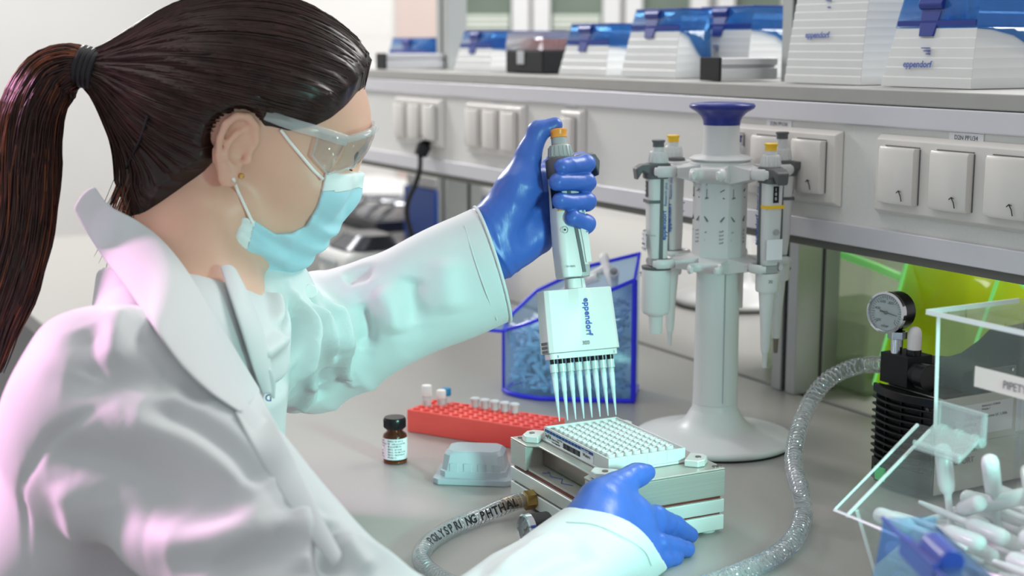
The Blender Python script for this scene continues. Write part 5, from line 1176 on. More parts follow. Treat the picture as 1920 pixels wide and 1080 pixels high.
def onsurf(f, c, d, r0=.02, r1=.22):
    lo_ = np.full(len(d), r0); hi_ = np.full(len(d), r1)
    for _ in range(22):
        mi = (lo_ + hi_) / 2; ins = f(c + d * mi[:, None]) < 0; lo_ = np.where(ins, mi, lo_); hi_ = np.where(ins, hi_, mi)
    return c + d * hi_[:, None]
cen = H2W(0, -.01, .045); td = TIE - cen; tl_ = np.linalg.norm(td); td /= tl_
starts = []
while len(starts) < 2300:
    d = rng.normal(size=3); d /= np.linalg.norm(d); q = HM @ (d * .095 + cen - HO)
    if q[2] > hline(q[1]) - .004 and q[1] > -.10: starts.append(d)
starts = np.array(starts); NS = 14; P_all = []
ts = np.linspace(0, 1, NS)
om = np.arccos(np.clip(starts @ td, -1, 1))
for t in ts:
    w1 = np.sin((1 - t) * om) / np.sin(om); w2 = np.sin(t * om) / np.sin(om); dd = starts * w1[:, None] + td * w2[:, None]; dd /= np.linalg.norm(dd, axis=1)[:, None]
    P_all.append(onsurf(hairfn, cen, dd))
P_all = np.stack(P_all, 1); lift = rng.uniform(-.0004, .0009, size=(len(starts), 1, 1)); P_all = P_all + (P_all - cen) * (lift / .1)
P_all = P_all[:, :-1]
qs = (P_all.reshape(-1, 3) - HO) @ HM.T; qs[:, 0] = np.abs(qs[:, 0]); keep = (ear(qs).reshape(P_all.shape[:2]) > .0022).all(1); P_all = P_all[keep]
strands('hair_strands', 'hair_strand', P_all, .00055, hair)
# flyaways at the nape
fl = []
for k in range(90):
    y = rng.uniform(-.085, -.045); x = rng.uniform(-.02, .045); p0_ = H2W(x, y, float(hline(np.array([y]))[0]) + rng.uniform(.0, .03)); p0_ = onsurf(hairfn, cen, ((p0_ - cen) / np.linalg.norm(p0_ - cen))[None])[0]
    o_ = (p0_ - cen) / np.linalg.norm(p0_ - cen); fl.append([p0_, p0_ + o_ * .008 + V3(0, 0, -.012), p0_ + o_ * rng.uniform(.008, .018) + V3(0, 0, -.028) + rng.normal(size=3) * .003, p0_ + o_ * rng.uniform(.004, .02) + V3(0, 0, -.045) + rng.normal(size=3) * .005])
strands('loose_hair', 'hair_auburn', [np.array(bez(f_, 4)) for f_ in fl], .0003, hair)
# hair tie and ponytail
dt = np.linalg.norm(TIE - np.array(CAM)) ; dT = float((TIE - np.array(CAM)) @ np.array(FW))
pt = [TIE] + [A_t(x, y, dT + dd) for x, y, dd in ((140, 122, .0), (96, 146, .004), (60, 210, .004), (50, 300, 0), (42, 400, -.006), (22, 500, -.012), (-12, 610, -.018), (-40, 720, -.02))]
ptc = np.array(bez([Vector(q) for q in pt], 8)); ptr = np.interp(np.linspace(0, 1, len(ptc)), [0, .04, .12, .25, .5, .8, 1], [.0115, .012, .017, .023, .027, .025, .014])
def ponyfn(p): 
    d = None
    for i in range(0, len(ptc) - 2, 2):
        e = rc(p, ptc[i], ptc[min(i + 2, len(ptc) - 1)], ptr[i], ptr[min(i + 2, len(ptc) - 1)]); d = e if d is None else smin(d, e, .004)
    return d + .003
lo_ = ptc.min(0) - .04; hi_ = ptc.max(0) + .04
pony = sdf_obj('ponytail', ponyfn, lo_, hi_, .003, 'hair_brown', woman, 2)
def ponystr(n_, sel, seed):
    g = np.random.default_rng(seed); out = []
    t = np.gradient(ptc, axis=0); t /= np.linalg.norm(t, axis=1)[:, None]; side = np.cross(t, np.array(FW)); side /= np.linalg.norm(side, axis=1)[:, None]; oth = np.cross(t, side)
    for k in range(n_):
        a = sel(g); rr_ = g.uniform(.80, 1.04) if g.random() < .8 else g.uniform(.3, .8); e = g.integers(len(ptc) - 22, len(ptc)); ph = g.uniform(0, 6); wv = g.uniform(0, .0016)
        s_ = np.arange(0, e); aa = a + .25 * np.sin(s_ / len(ptc) * 5 + ph) * g.uniform(.2, 1); R_w = ptr[:e] * rr_ + wv * np.sin(s_ * .35 + ph)
        out.append((ptc[:e] + side[:e] * (np.cos(aa) * R_w)[:, None] + oth[:e] * (np.sin(aa) * R_w)[:, None])[::2])
    return out
strands('ponytail_strands', 'hair_strand', ponystr(1100, lambda g: g.uniform(0, 2 * PI), 1), .0006, pony)
strands('auburn_strands', 'hair_auburn', ponystr(300, lambda g: g.normal(2.4, .35) if g.random() < .75 else g.uniform(0, 6.28), 2), .0006, pony)
for k in range(4):
    c_ = TIE + (ptc[1] - TIE) / np.linalg.norm(ptc[1] - TIE) * (-.005 + .0042 * k); ax_ = (ptc[2] - TIE) / np.linalg.norm(ptc[2] - TIE); u_ = np.cross(ax_, V3(0, .2, 1)); u_ /= np.linalg.norm(u_); w_ = np.cross(ax_, u_)
    if k == 0: tb = MB()
    tb.tube([c_ - WL + u_ * math.cos(a) * .0150 + w_ * math.sin(a) * .0150 for a in (2 * PI * j / 28 for j in range(29))], .0032, 10)
tb.build('hair_tie', 'rubber_black', woman)
# ------------------------------------------------------------------ lab coat
def frame(a, b, hint):
    z = (b - a) / np.linalg.norm(b - a); x = hint - z * (hint @ z); x /= np.linalg.norm(x); return np.stack([x, np.cross(z, x), z]), np.linalg.norm(b - a)
FL_, LENL = frame(EL, WLf, V3(0, 0, 1)); FR_, LENR = frame(ER, WR, V3(0, 0, 1)); FU_, LENU = frame(SR, ER, V3(0, 0, 1)); FV_, LENV = frame(SL, EL, V3(0, 0, 1))
def uv_(x, y, z): v = np.array(RT) * x + np.array(UP) * y + np.array(FW) * z; return v / np.linalg.norm(v)
CPL = A_t(926, 500, 1.425); CNL = uv_(.953, .303, .12); CPR = A_t(1150, 1000, 1.20); CNR = uv_(.46, .80, .38)
def ridge(x, s=.5): return (1 - np.abs(np.sin(x))) ** 1.6 - s
def sleeveL(p):
    q = (p - EL) @ FL_.T; t = q[:, 2] / LENL; an = np.arctan2(q[:, 1], q[:, 0])
    r = np.interp(t, [-.3, 0, .3, .6, .93, 1.0], [.062, .063, .058, .055, .0545, .055])
    d = np.sqrt((q[:, 0] / 1.0) ** 2 + (q[:, 1] / .86) ** 2) * .93 - r
    d = smax(d, (p - CPL) @ CNL, .002); d = smax(d, -q[:, 2] - .02, .02)
    w_ = np.exp(-((t - .12) / .28) ** 2)
    fold = w_ * .0050 * ridge(t * 11.0 + 1.4 * np.sin(an * 1.0 + .4) + .8 * np.sin(an * 2 + t * 5)) + .0040 * np.sin(t * 9 + an * 2) * np.clip(1.1 - t, 0, 1)
    return d - fold
def upperL(p):
    q = (p - SL) @ FV_.T; t = q[:, 2] / LENV; an = np.arctan2(q[:, 1], q[:, 0])
    d = rc(p, SL, EL, .066, .062)
    return d - 0.0050 * ridge(t * 8.5 + .9 * np.sin(an + 1.0)) * np.exp(-((t - .65) / .4) ** 2) - .0045 * np.sin(an * 4 + t * 3)
def sleeveR(p):
    q = (p - ER) @ FR_.T; t = q[:, 2] / LENR; an = np.arctan2(q[:, 1], q[:, 0])
    r = np.interp(t, [-.3, 0, .3, .7, 1.0], [.060, .060, .052, .0435, .0455])
    d = np.hypot(q[:, 0] * 1.05, q[:, 1] * .92) - r; d = smax(d, (p - CPR) @ CNR, .002); d = smax(d, -q[:, 2] - .02, .02)
    return d - .005 * ridge(t * 9 + 1.2 * np.sin(an + 2)) * np.exp(-((t - .15) / .35) ** 2) - .002 * np.sin(an * 3 + t * 6)
def upperR(p):
    q = (p - SR) @ FU_.T; t = q[:, 2] / LENU; an = np.arctan2(q[:, 1], q[:, 0])
    return rc(p, SR, ER, .071, .062) - .0080 * ridge(t * 8.0 + 1.6 * np.sin(an * 1 + .5) + .5) * np.exp(-((t - .75) / .45) ** 2) - .0055 * np.sin(an * 3 + t * 5 + 1)
VT = NB + fwd * .115 - upv * .26   # bottom of the neckline
def solid_coat(p):
    d = torso(p, .012)
    q = (p - CH) @ RT_.T
    d = d - .006 * wob(p, 24, 1.0) - .009 * ridge(q[:, 2] * 22 + q[:, 0] * 14 + 1.2 * np.sin(q[:, 1] * 20), .4) * np.clip(-q[:, 2] * 6 + .5, 0, 1) * .6
    d = smin(d, rc(p, SR, SR - upv * .02, .070, .070), .03)
    d = smin(d, upperR(p), .025); d = smin(d, sleeveR(p), .035); d = smin(d, upperL(p), .022)
    # wide shallow drag folds from the armpit across the upper arm
    return smin(d, sleeveL(p), .012)
def opening(p):
    d = rc(p, H2W(0, -.02, -.05), NB - upv * .02 - fwd * .005, .060, .057); return smin(d, rc(p, NB + fwd * .022 + lat * .018, VT + lat * .02, .038, .008), .02)
def coatfn(p):
    d = solid_coat(p)
    d = smax(d, -opening(p), .012)
    nk = H2W(0, -.018, -.035) - (NB - upv * .03); ln_ = np.linalg.norm(nk); nk = nk / ln_; w_ = p - (NB - upv * .03); t_ = w_ @ nk; rad_ = np.linalg.norm(w_ - t_[:, None] * nk, axis=1)
    st_ = smax(np.abs(rad_ - .066) - .0045, np.maximum(t_ - .062 + .30 * (w_ @ fwd), -t_ - .02), .003); st_ = smax(st_, w_ @ fwd - .025, .004); d = smin(d, st_, .006)
    # open cuffs
    ql = (p - EL) @ FL_.T; d = np.maximum(d, -np.maximum(np.sqrt(ql[:, 0] ** 2 + (ql[:, 1] / .86) ** 2) * .93 - .0475, -.045 - (p - CPL) @ CNL))
    qr = (p - ER) @ FR_.T; d = np.maximum(d, -np.maximum(np.hypot(qr[:, 0] * 1.05, qr[:, 1] * .92) - .0350, -.045 - (p - CPR) @ CNR))
    q = p[:, 1] - .36; return np.maximum(d, np.where(q > 0, .0022 - p[:, 2], -1.0))
coat = sdf_obj('lab_coat', coatfn, (-1.66, -.30, -.55), (-.68, .85, .40), .0029, 'coat', woman, 1)
# folds: each a stroke seen on the cloth, pressed in (-) or raised (+) along the surface normal
FOLDS = [(-.003, .004, [(205, 745), (140, 780), (85, 825), (45, 880), (35, 960), (50, 1070)]), (.007, .009, [(228, 568), (215, 620), (208, 685)]), (-.008, .012, [(150, 600), (170, 660), (150, 700)]),
 (-.007, .010, [(250, 585), (300, 650), (360, 710), (410, 760)]), (-.007, .013, [(100, 705), (200, 712), (290, 708), (340, 730)]), (.011, .020, [(190, 812), (260, 790), (340, 805), (420, 850), (480, 905), (525, 965)]),
 (-.012, .0085, [(250, 758), (320, 770), (380, 800), (440, 845), (480, 890), (505, 915)]), (-.010, .014, [(60, 862), (140, 858), (220, 862), (300, 900), (360, 960)]), (.008, .018, [(250, 1010), (350, 1010), (440, 985), (530, 940)]), (-.008, .016, [(200, 960), (300, 955), (400, 945), (480, 930)]),
 (-.014, .010, [(606, 955), (616, 1010), (606, 1075)]), (.010, .011, [(572, 940), (584, 1005), (578, 1075)]), (.008, .011, [(640, 995), (668, 1035), (700, 1075)]), (-.008, .012, [(300, 1060), (420, 1050), (520, 1020), (560, 980)]), (.006, .012, [(100, 900), (130, 980), (140, 1070)]), (-.006, .014, [(170, 900), (205, 980), (210, 1070)]),
 (0.0151, 0.0052, [(549, 527), (564, 566), (589, 613), (585, 646), (573, 693), (558, 723)]), (-0.0167, 0.0052, [(556, 545), (566, 593), (564, 646), (553, 705)]), (0.0151, 0.0048, [(587, 569), (608, 601), (617, 646), (630, 690)]), (-0.0212, 0.0048, [(590, 545), (612, 590), (626, 640), (634, 672)]), (-0.0121, 0.0044, [(598, 610), (600, 650), (590, 695)]),
 (0.0167, 0.0055, [(602, 545), (632, 590), (645, 646), (645, 693), (660, 729)]), (0.0121, 0.0064, [(510, 545), (519, 575), (517, 615)]), (-0.0167, 0.0064, [(534, 555), (539, 590), (528, 625)]), (0.0106, 0.0071, [(478, 675), (519, 646), (546, 622)]),
 (-0.0106, 0.0064, [(505, 750), (540, 728), (560, 700)]), (0.0121, 0.0064, [(560, 772), (578, 745), (595, 699)]), (-0.0106, 0.0080, [(608, 765), (612, 735), (606, 705)]), (-0.0136, 0.0080, [(665, 560), (680, 620), (690, 670)]), (0.0091, 0.0112, [(700, 530), (730, 585), (745, 640)]), (-0.0091, 0.0112, [(770, 510), (770, 560), (790, 620)]), (0.0060, 0.0144, [(830, 470), (830, 540), (850, 600)]), (-0.0076, 0.0096, [(640, 520), (665, 505), (700, 500)]),
 (.006, .012, [(930, 1075), (1000, 1020), (1060, 990)]), (-.006, .012, [(960, 1078), (1040, 1035), (1120, 1020)]), (-.005, .010, [(880, 1078), (930, 1040), (985, 1010)])]
def press_folds(o, folds):
    me = o.data; n_ = len(me.vertices); v = np.empty(n_ * 3); me.vertices.foreach_get('co', v); v = v.reshape(-1, 3); nn = np.empty(n_ * 3); me.vertices.foreach_get('normal', nn); nn = nn.reshape(-1, 3)
    w_ = v + WL - np.array(CAM); dz = w_ @ np.array(FW); px = 960 + FPX * (w_ @ np.array(RT)) / dz; py = 540 - FPX * (w_ @ np.array(UP)) / dz; disp = np.zeros(n_)
    for amp, wd, pts in folds:
        P3 = []
        for x, y in pts:
            r2 = (px - x) ** 2 + (py - y) ** 2; c_ = np.where(r2 < 100)[0]
            if not len(c_): continue
            P3.append(v[c_[np.argmin(dz[c_])]])
        if len(P3) < 2: continue
        P3 = np.array(bez([Vector(q) for q in P3], 4)); dmin = np.full(n_, 9.0); tt = np.zeros(n_); L_ = len(P3) - 1
        for i in range(L_):
            b_ = P3[i + 1] - P3[i]; a_ = v - P3[i]; h = np.clip(a_ @ b_ / (b_ @ b_ + 1e-12), 0, 1); e = np.linalg.norm(a_ - h[:, None] * b_, axis=1); m_ = e < dmin; dmin = np.where(m_, e, dmin); tt = np.where(m_, (i + h) / L_, tt)
        disp += amp * np.exp(-(dmin / wd) ** 2) * np.clip(np.sin(PI * np.clip(tt, .04, .96)) * 1.6, 0, 1)
    me.vertices.foreach_set('co', (v + nn * disp[:, None]).ravel()); me.update()
press_folds(coat, FOLDS)
# collar and lapels: strips of cloth laid on the coat
both = lambda p: np.minimum(solid_coat(p), neck(p) - .004)
def cloth_strip(name, A, B, fA, fB, offA, offB, n_=10, m_='coat', th=.0026, bulge=.004):
    a = [march(fA, x, y, .85, 1.6, offA, 1.15) for x, y in A]; b = [march(fB, x, y, .85, 1.6, offB, 1.15) for x, y in B]
    a = np.array(bez([Vector(v) for v in a], 6)); b = np.array(bez([Vector(v) for v in b], 6)); rows = []
    for k in range(n_ + 1):
        t = k / n_; r_ = a * (1 - t) + b * t; nn = r_ - (NB - upv * .12); nn /= np.linalg.norm(nn, axis=1)[:, None]
        rows.append([tuple(v) for v in (r_ + nn * bulge * 4 * t * (1 - t) - WL)])
    o = MB().loft(rows, cap=False, closed=False).build(name, m_, woman, smooth=80, solid=th, subsurf=1); return o
cloth_strip('collar', [(178, 350), (205, 385), (255, 412), (300, 446), (345, 500), (395, 580), (440, 655), (488, 735)],
            [(138, 392), (160, 432), (196, 488), (240, 545), (285, 610), (335, 680), (392, 735), (452, 775)], both, both, .006, .004)
cloth_strip('lapel', [(478, 722), (520, 800), (560, 880), (600, 965), (640, 1040)], [(440, 770), (480, 850), (525, 925), (575, 1000), (625, 1065)], both, both, .006, .004, bulge=.002)
cloth_strip('far_lapel', [(412, 500), (432, 560), (452, 620), (474, 690), (492, 740)], [(440, 505), (468, 560), (492, 620), (506, 680), (508, 745)], both, both, .006, .005, bulge=.003)
cloth_strip('pocket_edge', [(496, 695), (504, 720), (507, 745)], [(505, 690), (514, 716), (513, 748)], both, both, .006, .008, bulge=.001)
# cuff hems and a button
for F_, E_, L_, sx, sy, nm in ((FL_, EL, LENL, 1 / .93, .86 / .93, .0555), (FR_, ER, LENR, 1 / 1.05, 1 / .92, .0485)):
    ringp = []; cp_, cn_ = (CPL, CNL) if F_ is FL_ else (CPR, CNR)
    for k in range(49):
        a = 2 * PI * k / 48; o_ = E_ + F_.T @ V3(math.cos(a) * nm * sx, math.sin(a) * nm * sy, 0); t_ = ((cp_ - o_) @ cn_) / (F_[2] @ cn_); q_ = o_ + F_[2] * (t_ - .001)
        ringp.append(q_ - WL)
    if F_ is FR_: continue
    MB().tube(ringp, .0016, 8).build('cuff_hem', 'coat', woman)
bp = march(solid_coat, 583, 546, .9, 1.7, 0, 1.4); MB().lathe([(.0001, .0), (.0055, .0002), (.0062, .0012), (.0058, .0022), (.0001, .0018)], bp - WL - np.array(FW) * .0005, tuple(-np.array(FW)), 20, cap=False).build('button', 'tube_white', woman)
# ------------------------------------------------------------------ gloves
def fing(p, pts, rs, k=.004): return chain(p, pts, rs, k)
# left hand round the pipette
lw = A_t(902, 460, 1.431)
mcp = [A_t(1040, 312, 1.458), A_t(1034, 345, 1.464), A_t(1032, 380, 1.461), A_t(1036, 412, 1.451)]
fin = [[mcp[0], A_t(1092, 304, 1.444), A_t(1097, 307, 1.408), A_t(1054, 312, 1.384)],
       [mcp[1], A_t(1096, 342, 1.446), A_t(1099, 342, 1.408), A_t(1045, 341, 1.382)],
       [mcp[2], A_t(1098, 378, 1.444), A_t(1100, 378, 1.408), A_t(1050, 378, 1.383)],
       [mcp[3], A_t(1092, 424, 1.440), A_t(1098, 420, 1.408), A_t(1074, 409, 1.392)]]
frad = [[.0105, .0098, .0092, .0080], [.0108, .0102, .0095, .0084], [.0105, .0098, .0093, .0082], [.0100, .0098, .0094, .0082]]
def gloveL(p):
    d = None
    for m_, r_ in zip(mcp, (.0125, .0130, .0125, .0120)):
        e = rc(p, lw, m_, .030, r_); d = e if d is None else smin(d, e, .010)
    d = smin(d, rc(p, A_t(935, 476, 1.420), A_t(1006, 446, 1.431), .026, .018), .014)          # heel of the hand
    d = smin(d, chain(p, [A_t(925, 430, 1.416), A_t(975, 350, 1.412), A_t(990, 300, 1.414)], [.026, .0205, .0135], .01), .014)   # thenar
    th = chain(p, [A_t(982, 320, 1.414), A_t(993, 281, 1.414), A_t(1010, 246, 1.415), A_t(1041, 234, 1.416)], [.0135, .0115, .0105, .0074], .004)
    d = smin(d, th, .006)
    d = smin(d, chain(p, [A_t(1000, 420, 1.431), A_t(1018, 380, 1.438), A_t(1012, 330, 1.438)], [.016, .012, .010], .01), .012)
    for f_, r_ in zip(fin, frad):
        e = fing(p, f_, r_); d = np.minimum(smin(d, e, .0012), smin(d, rc(p, f_[0], f_[1], r_[0], r_[1]), .005))
    d = smin(d, rc(p, lw, WLf + (EL - WLf) * .25, .030, .034), .014)
    # wrinkles in the nitrile
    dw = np.linalg.norm(p - lw, axis=1)
    ax_ = (np.array(mcp[1]) - lw); ax_ /= np.linalg.norm(ax_); s = (p - lw) @ ax_
    d = d - .0014 * ridge(s * 190 + 2.5 * wob(p, 55, .5), .35) * np.exp(-((s + .004) / .018) ** 2) - .0007 * ridge(s * 70 + 3 * wob(p, 45, 2.0), .4) - .0006 * wob(p, 140, .3)
    return d
gl = sdf_obj('left_glove', gloveL, A_t(1000, 380, 1.426) - .16, A_t(1000, 380, 1.426) + .16, .0013, 'glove', woman, 1)
# right hand on the manifold
def DV(u_, v_, z_): return np.array(dev.matrix_basis @ Vector((u_, v_, 0))) + V3(0, 0, z_)
rwp = A_t(1118, 1008, 1.200)
rm = [A_t(1186, 966, 1.232), A_t(1196, 990, 1.226), A_t(1198, 1018, 1.220), A_t(1190, 1042, 1.212)]
rf = [[rm[0], A_t(1232, 970, 1.250), A_t(1264, 986, 1.266), A_t(1294, 1003, 1.278)],
      [rm[1], A_t(1240, 988, 1.256), A_t(1268, 1000, 1.272), A_t(1288, 1008, 1.286)],
      [rm[2], A_t(1234, 1020, 1.228), A_t(1262, 1026, 1.240), A_t(1286, 1030, 1.250)],
      [rm[3], A_t(1222, 1044, 1.216), A_t(1244, 1048, 1.226), A_t(1266, 1046, 1.236)]]
rr_ = [[.0120, .0102, .0094, .0076], [.0110, .0092, .0084, .0070], [.0118, .0102, .0094, .0080], [.0105, .0092, .0086, .0076]]
def gloveR(p):
    d = None
    for m_, r_ in zip(rm, (.0150, .0140, .0135, .0130)):
        e = rc(p, rwp, m_, .025, r_); d = e if d is None else smin(d, e, .012)
    d = smin(d, chain(p, [A_t(1112, 980, 1.205), A_t(1128, 944, 1.216), A_t(1152, 916, 1.232)], [.022, .0185, .0130], .01), .016)
    d = smin(d, rc(p, A_t(1132, 950, 1.216), rm[0], .015, .013), .016)
    d = smin(d, chain(p, [A_t(1146, 922, 1.228), A_t(1170, 904, 1.242), A_t(1194, 891, 1.252), A_t(1213, 886, 1.258)], [.0130, .0112, .0108, .0080], .004), .008)
    for f_, r_ in zip(rf, rr_):
        e = chain(p, f_, r_, .003); d = np.minimum(smin(d, e, .0014), smin(d, rc(p, f_[0], f_[1], r_[0], r_[1]), .006))
    d = smin(d, rc(p, rwp, WR + (ER - WR) * .25, .026, .030), .014)
    ax_ = rm[1] - rwp; ax_ /= np.linalg.norm(ax_); s = (p - rwp) @ ax_
    return d - .0008 * ridge(s * 170 + 1.6 * wob(p, 50, .9), .4) * np.exp(-((s - .075) / .03) ** 2) - .0004 * ridge(s * 60 + 2 * wob(p, 42, 3.0), .4)
gr = sdf_obj('right_glove', gloveR, A_t(1190, 965, 1.24) - .14, A_t(1190, 965, 1.24) + .14, .0013, 'glove', woman, 1)
# ------------------------------------------------------------------ face mask
mid_px = [(668, 323), (662, 350), (646, 388), (622, 420), (598, 450), (560, 474), (505, 492)]
MID = [sag(x, y, 0.0) for x, y in mid_px]; cH = V3(0, .04, -.02)
mch = [m_ + (cH - m_) / np.linalg.norm(cH - m_) * r_ for m_, r_ in zip(MID, (.010, .014, .018, .022, .024, .022, .018))]
def poly2(q, pts):   # signed distance to a polygon
    d = np.full(len(q), 1e9); s_ = np.ones(len(q)); j = len(pts) - 1
    for i in range(len(pts)):
        e = pts[j] - pts[i]; w_ = q - pts[i]; b_ = w_ - e * np.clip((w_ @ e) / (e @ e), 0, 1)[:, None]; d = np.minimum(d, (b_ ** 2).sum(1))
        c1 = q[:, 1] >= pts[i][1]; c2 = q[:, 1] < pts[j][1]; c3 = e[0] * w_[:, 1] > e[1] * w_[:, 0]; f_ = (c1 & c2 & c3) | (~c1 & ~c2 & ~c3); s_ = np.where(f_, -s_, s_); j = i
    return s_ * np.sqrt(d)
out_px = [(600, 319, .046), (588, 388, .052), (573, 423, .050), (546, 436, .048), (515, 438, .050), (474, 411, .052), (450, 403, .053)]
OUT = [sag(x, y, xx)[1:] for x, y, xx in out_px] + [sag(409, 496, .050)[1:], sag(409, 540, .050)[1:], V3(.06, -.16), V3(.16, -.08), V3(.17, .05), sag(672, 318, 0)[1:] + V3(.03, .010), sag(668, 321, 0)[1:]]
OUT = [np.array(o_) for o_ in OUT]
def maskfn(p):
    q = (p - HO) @ HM.T; s_ = q.copy(); s_[:, 0] = np.abs(s_[:, 0])
    d = chain(s_, mch, [.010, .014, .018, .022, .024, .022, .018], .01)
    d = smin(d, face(q) - .0035, .016)
    d = smin(d, rc(s_, V3(.012, MID[-1][1] - .016, MID[-1][2] + .012), sag(436, 446, .042), .020, .016), .02)
    d = smin(d, chain(s_, [sag(462, 418, .049), sag(446, 452, .049), sag(436, 482, .046)], [.010, .013, .012], .01), .012); d = smin(d, rc(s_, sag(436, 480, .044), MID[-1] - V3(0, .010, -.008), .012, .016), .02)
    pl_ = .0016 * np.sin(q[:, 2] * 330 + 3 * np.sin(s_[:, 0] * 40)) * np.clip((-.005 - q[:, 2]) * 60, 0, 1) + .0018 * ridge(s_[:, 1] * 90 + s_[:, 0] * 60) * np.clip((-.03 - q[:, 2]) * 50, 0, 1)
    return smax(d - pl_, poly2(q[:, 1:], OUT), .0015)
lo_ = HO - .15; fmk = sdf_obj('face_mask', maskfn, lo_, lo_ + .30, .0017, 'mask_blue', woman, 2)
fm = fmk
def split_faces(o, test, name, m_):
    me = o.data; loc = WL; bm = bmesh.new(); bm.from_mesh(me)
    c_ = np.array([f.calc_center_median()[:] for f in bm.faces]) + loc; sel = test((c_ - HO) @ HM.T)
    bm2 = bm.copy(); bm.faces.ensure_lookup_table(); bm2.faces.ensure_lookup_table()
    bmesh.ops.delete(bm, geom=[f for f, s_ in zip(bm.faces, sel) if s_], context='FACES'); bmesh.ops.delete(bm2, geom=[f for f, s_ in zip(bm2.faces, sel) if not s_], context='FACES')
    me2 = me.copy(); me2.name = name; bm.to_mesh(me); bm2.to_mesh(me2); me2.materials.clear(); me2.materials.append(MATS[m_]); n_ = bpy.data.objects.new(name, me2); col.objects.link(n_); n_.parent = o; return n_
tb0, tb1 = sag(668, 350, 0)[1:], sag(597, 354, .05)[1:]
lb0, lb1 = sag(478, 404, .052)[1:], sag(446, 497, .050)[1:]
def side(q, a, b): e = b - a; w_ = q[:, 1:] - a; return e[0] * w_[:, 1] - e[1] * w_[:, 0]
s_ref = side(np.array([[0, *sag(630, 330, 0)[1:]]]), tb0, tb1)[0]; s_ref2 = side(np.array([[0, *sag(425, 460, .05)[1:]]]), lb0, lb1)[0]
split_faces(fm, lambda q: side(q, tb0, tb1) * s_ref > 0, 'top_band', 'mask_white')
split_faces(fm, lambda q: (side(q, lb0, lb1) * s_ref2 > 0) & (q[:, 2] < .02), 'side_band', 'mask_white')
def sub(name, mb, m_, **k): o = mb.build(name, m_, fm, **k); return o
E3 = [HM @ (march(maskfn, 602, 330, .9, 1.5, .0005, 1.2) - HO)] * 6 + [HM @ (march(maskfn, 474, 418, .9, 1.5, .0005, 1.2) - HO)]
e0w = H2W(*E3[0]) - WL
bm_ = lambda p: np.minimum(body(p), maskfn(p))
u1 = [march(bm_, x, y, .9, 1.5, .0012, 1.18) - WL for x, y in ((526, 243), (545, 268), (565, 292), (585, 316), (597, 328), (606, 336))]
u2 = [march(body, x, y, .9, 1.5, .0012, 1.18) - WL for x, y in ((438, 336), (445, 356), (456, 380))] + [H2W(*E3[6]) - WL]
sub('ear_loop', MB().tube(bez([Vector(q) for q in u1], 5), (.0014), 8), 'cord_white'); sub('ear_loop', MB().tube(bez([Vector(q) for q in u2], 5), (.0014), 8), 'cord_white')
# ------------------------------------------------------------------ safety glasses
def G(x, y, z): return H2W(x, y, z) - WL
sgo = None
tp = [sag(498, 214, .080), sag(545, 232, .080), sag(600, 248, .078), sag(650, 264, .070)]
tl2 = [V3(-q[0], q[1], q[2]) for q in tp]
def bar(pts, ra, rb): return MB().tube(bez([Vector(H2W(*q) - WL) for q in pts], 6), [(ra * .8, rb)] * (6 * (len(pts) - 1) + 1), 10, flat=tuple(HU))
sgo = bar(tp, .0062, .0022).build('safety_glasses', 'goggle_bar', woman, smooth=60)
def gsub(n_, mb, m_, **k): return mb.build(n_, m_, sgo, **k)
gsub('temple', bar(tl2, .0062, .0022), 'goggle_bar')
f0 = sag(650, 262, .070); fm_ = sag(694, 232, 0); fb = sag(662, 322, .012)
arcp = []
for k in range(17):
    a = PI * k / 16; x = .070 * math.cos(a); y = f0[1] + (fm_[1] - f0[1]) * math.sin(a) ** .8; z = f0[2] + (fm_[2] - f0[2]) * math.sin(a) ** .8; arcp.append(V3(x, y, z))
gsub('brow_bar', bar(arcp, .0040, .0032), 'goggle_bar')
dn = (fb - fm_); dn[0] = 0
lo_a = [q + dn * .96 * (1 - .25 * abs(q[0]) / .07) + V3(0, -.003, 0) for q in arcp]
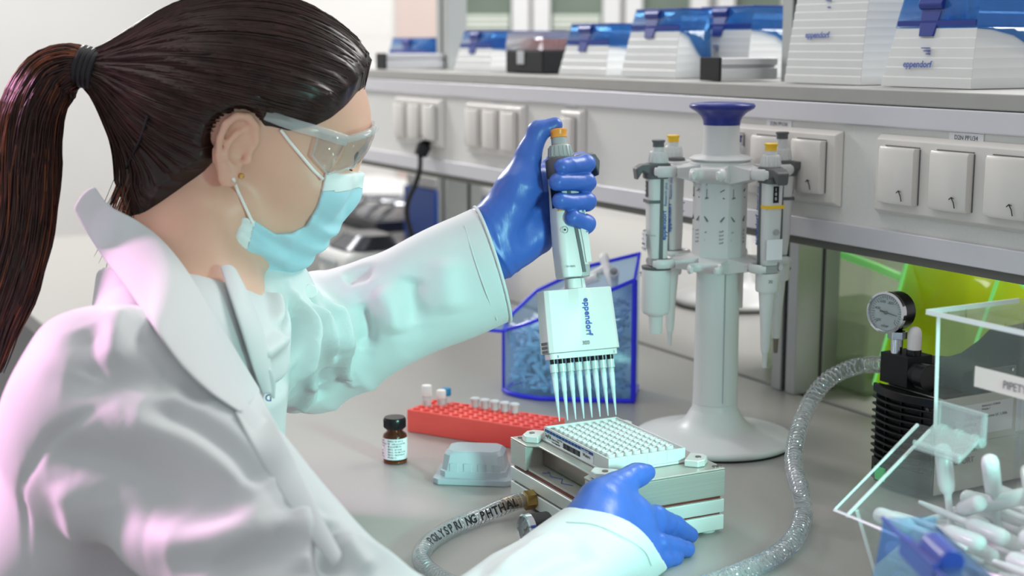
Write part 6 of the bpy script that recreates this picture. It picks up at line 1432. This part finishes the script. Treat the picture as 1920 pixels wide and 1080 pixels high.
gsub('lens', MB().loft([[tuple(H2W(*(a * (1 - t) + b * t + V3(0, .003 * math.sin(PI * t), 0))) - WL) for a, b in zip(arcp, lo_a)] for t in (0, .25, .5, .75, 1)], cap=False, closed=False), 'goggles', smooth=80, solid=.0018)
gsub('lens_rim', MB().tube([H2W(*q) - WL for q in lo_a], .0011, 6), 'goggle_bar')
for s in (1, -1):
    A4 = [V3(s * .070, *f0[1:]), V3(s * .077, *tp[2][1:]), V3(s * .074, tp[2][1] + .004, tp[2][2] - .020), V3(s * .069, *lo_a[0][1:])]
    gsub('side_shield', MB().loft([[tuple(H2W(*A4[0]) - WL), tuple(H2W(*A4[3]) - WL)], [tuple(H2W(*((A4[0] + A4[1]) / 2 + V3(s * .003, 0, 0))) - WL), tuple(H2W(*((A4[2] + A4[3]) / 2 + V3(s * .003, 0, 0))) - WL)], [tuple(H2W(*A4[1]) - WL), tuple(H2W(*A4[2]) - WL)]], cap=False, closed=False), 'goggles', smooth=80, solid=.0016)
    gsub('shield_rim', MB().tube([H2W(*q) - WL for q in (A4[0], A4[1], A4[2], A4[3])], .0010, 6), 'goggle_bar')
cd_ = [march(hairfn, x, y, .9, 1.5, .001, 1.2) - WL for x, y in ((277, 216), (262, 262), (244, 300))] + [march(both, x, y, .9, 1.5, .002, 1.2) - WL for x, y in ((226, 345), (207, 384))]
MB().tube(bez([Vector(q) for q in cd_], 6), .0012, 6).build('hair_cord', 'rubber_black', woman)

ep = march(coatfn, 497, 752, .9, 1.6, .001, 1.25) - WL
for ch, o_ in (('m', V3(0, 0, .012)), ('d', V3(0, 0, 0))): text(ch, .012, Vector(ep + o_), RT, UP, 'print_blue', woman, 'embroidery', off=.002)

for pts_ in ([(872, 424), (884, 466), (898, 510), (914, 555), (932, 600)], [(1062, 978), (1110, 982), (1160, 1002), (1206, 1030), (1222, 1060)]):
    q_ = [march(coatfn, x, y, .9, 1.6, .0006, 1.3) - WL for x, y in pts_]
    MB().tube(bez([Vector(v) for v in q_], 8), .0006, 6).build('stitching', 'coat', woman)
sc.cycles.transparent_max_bounces = 32
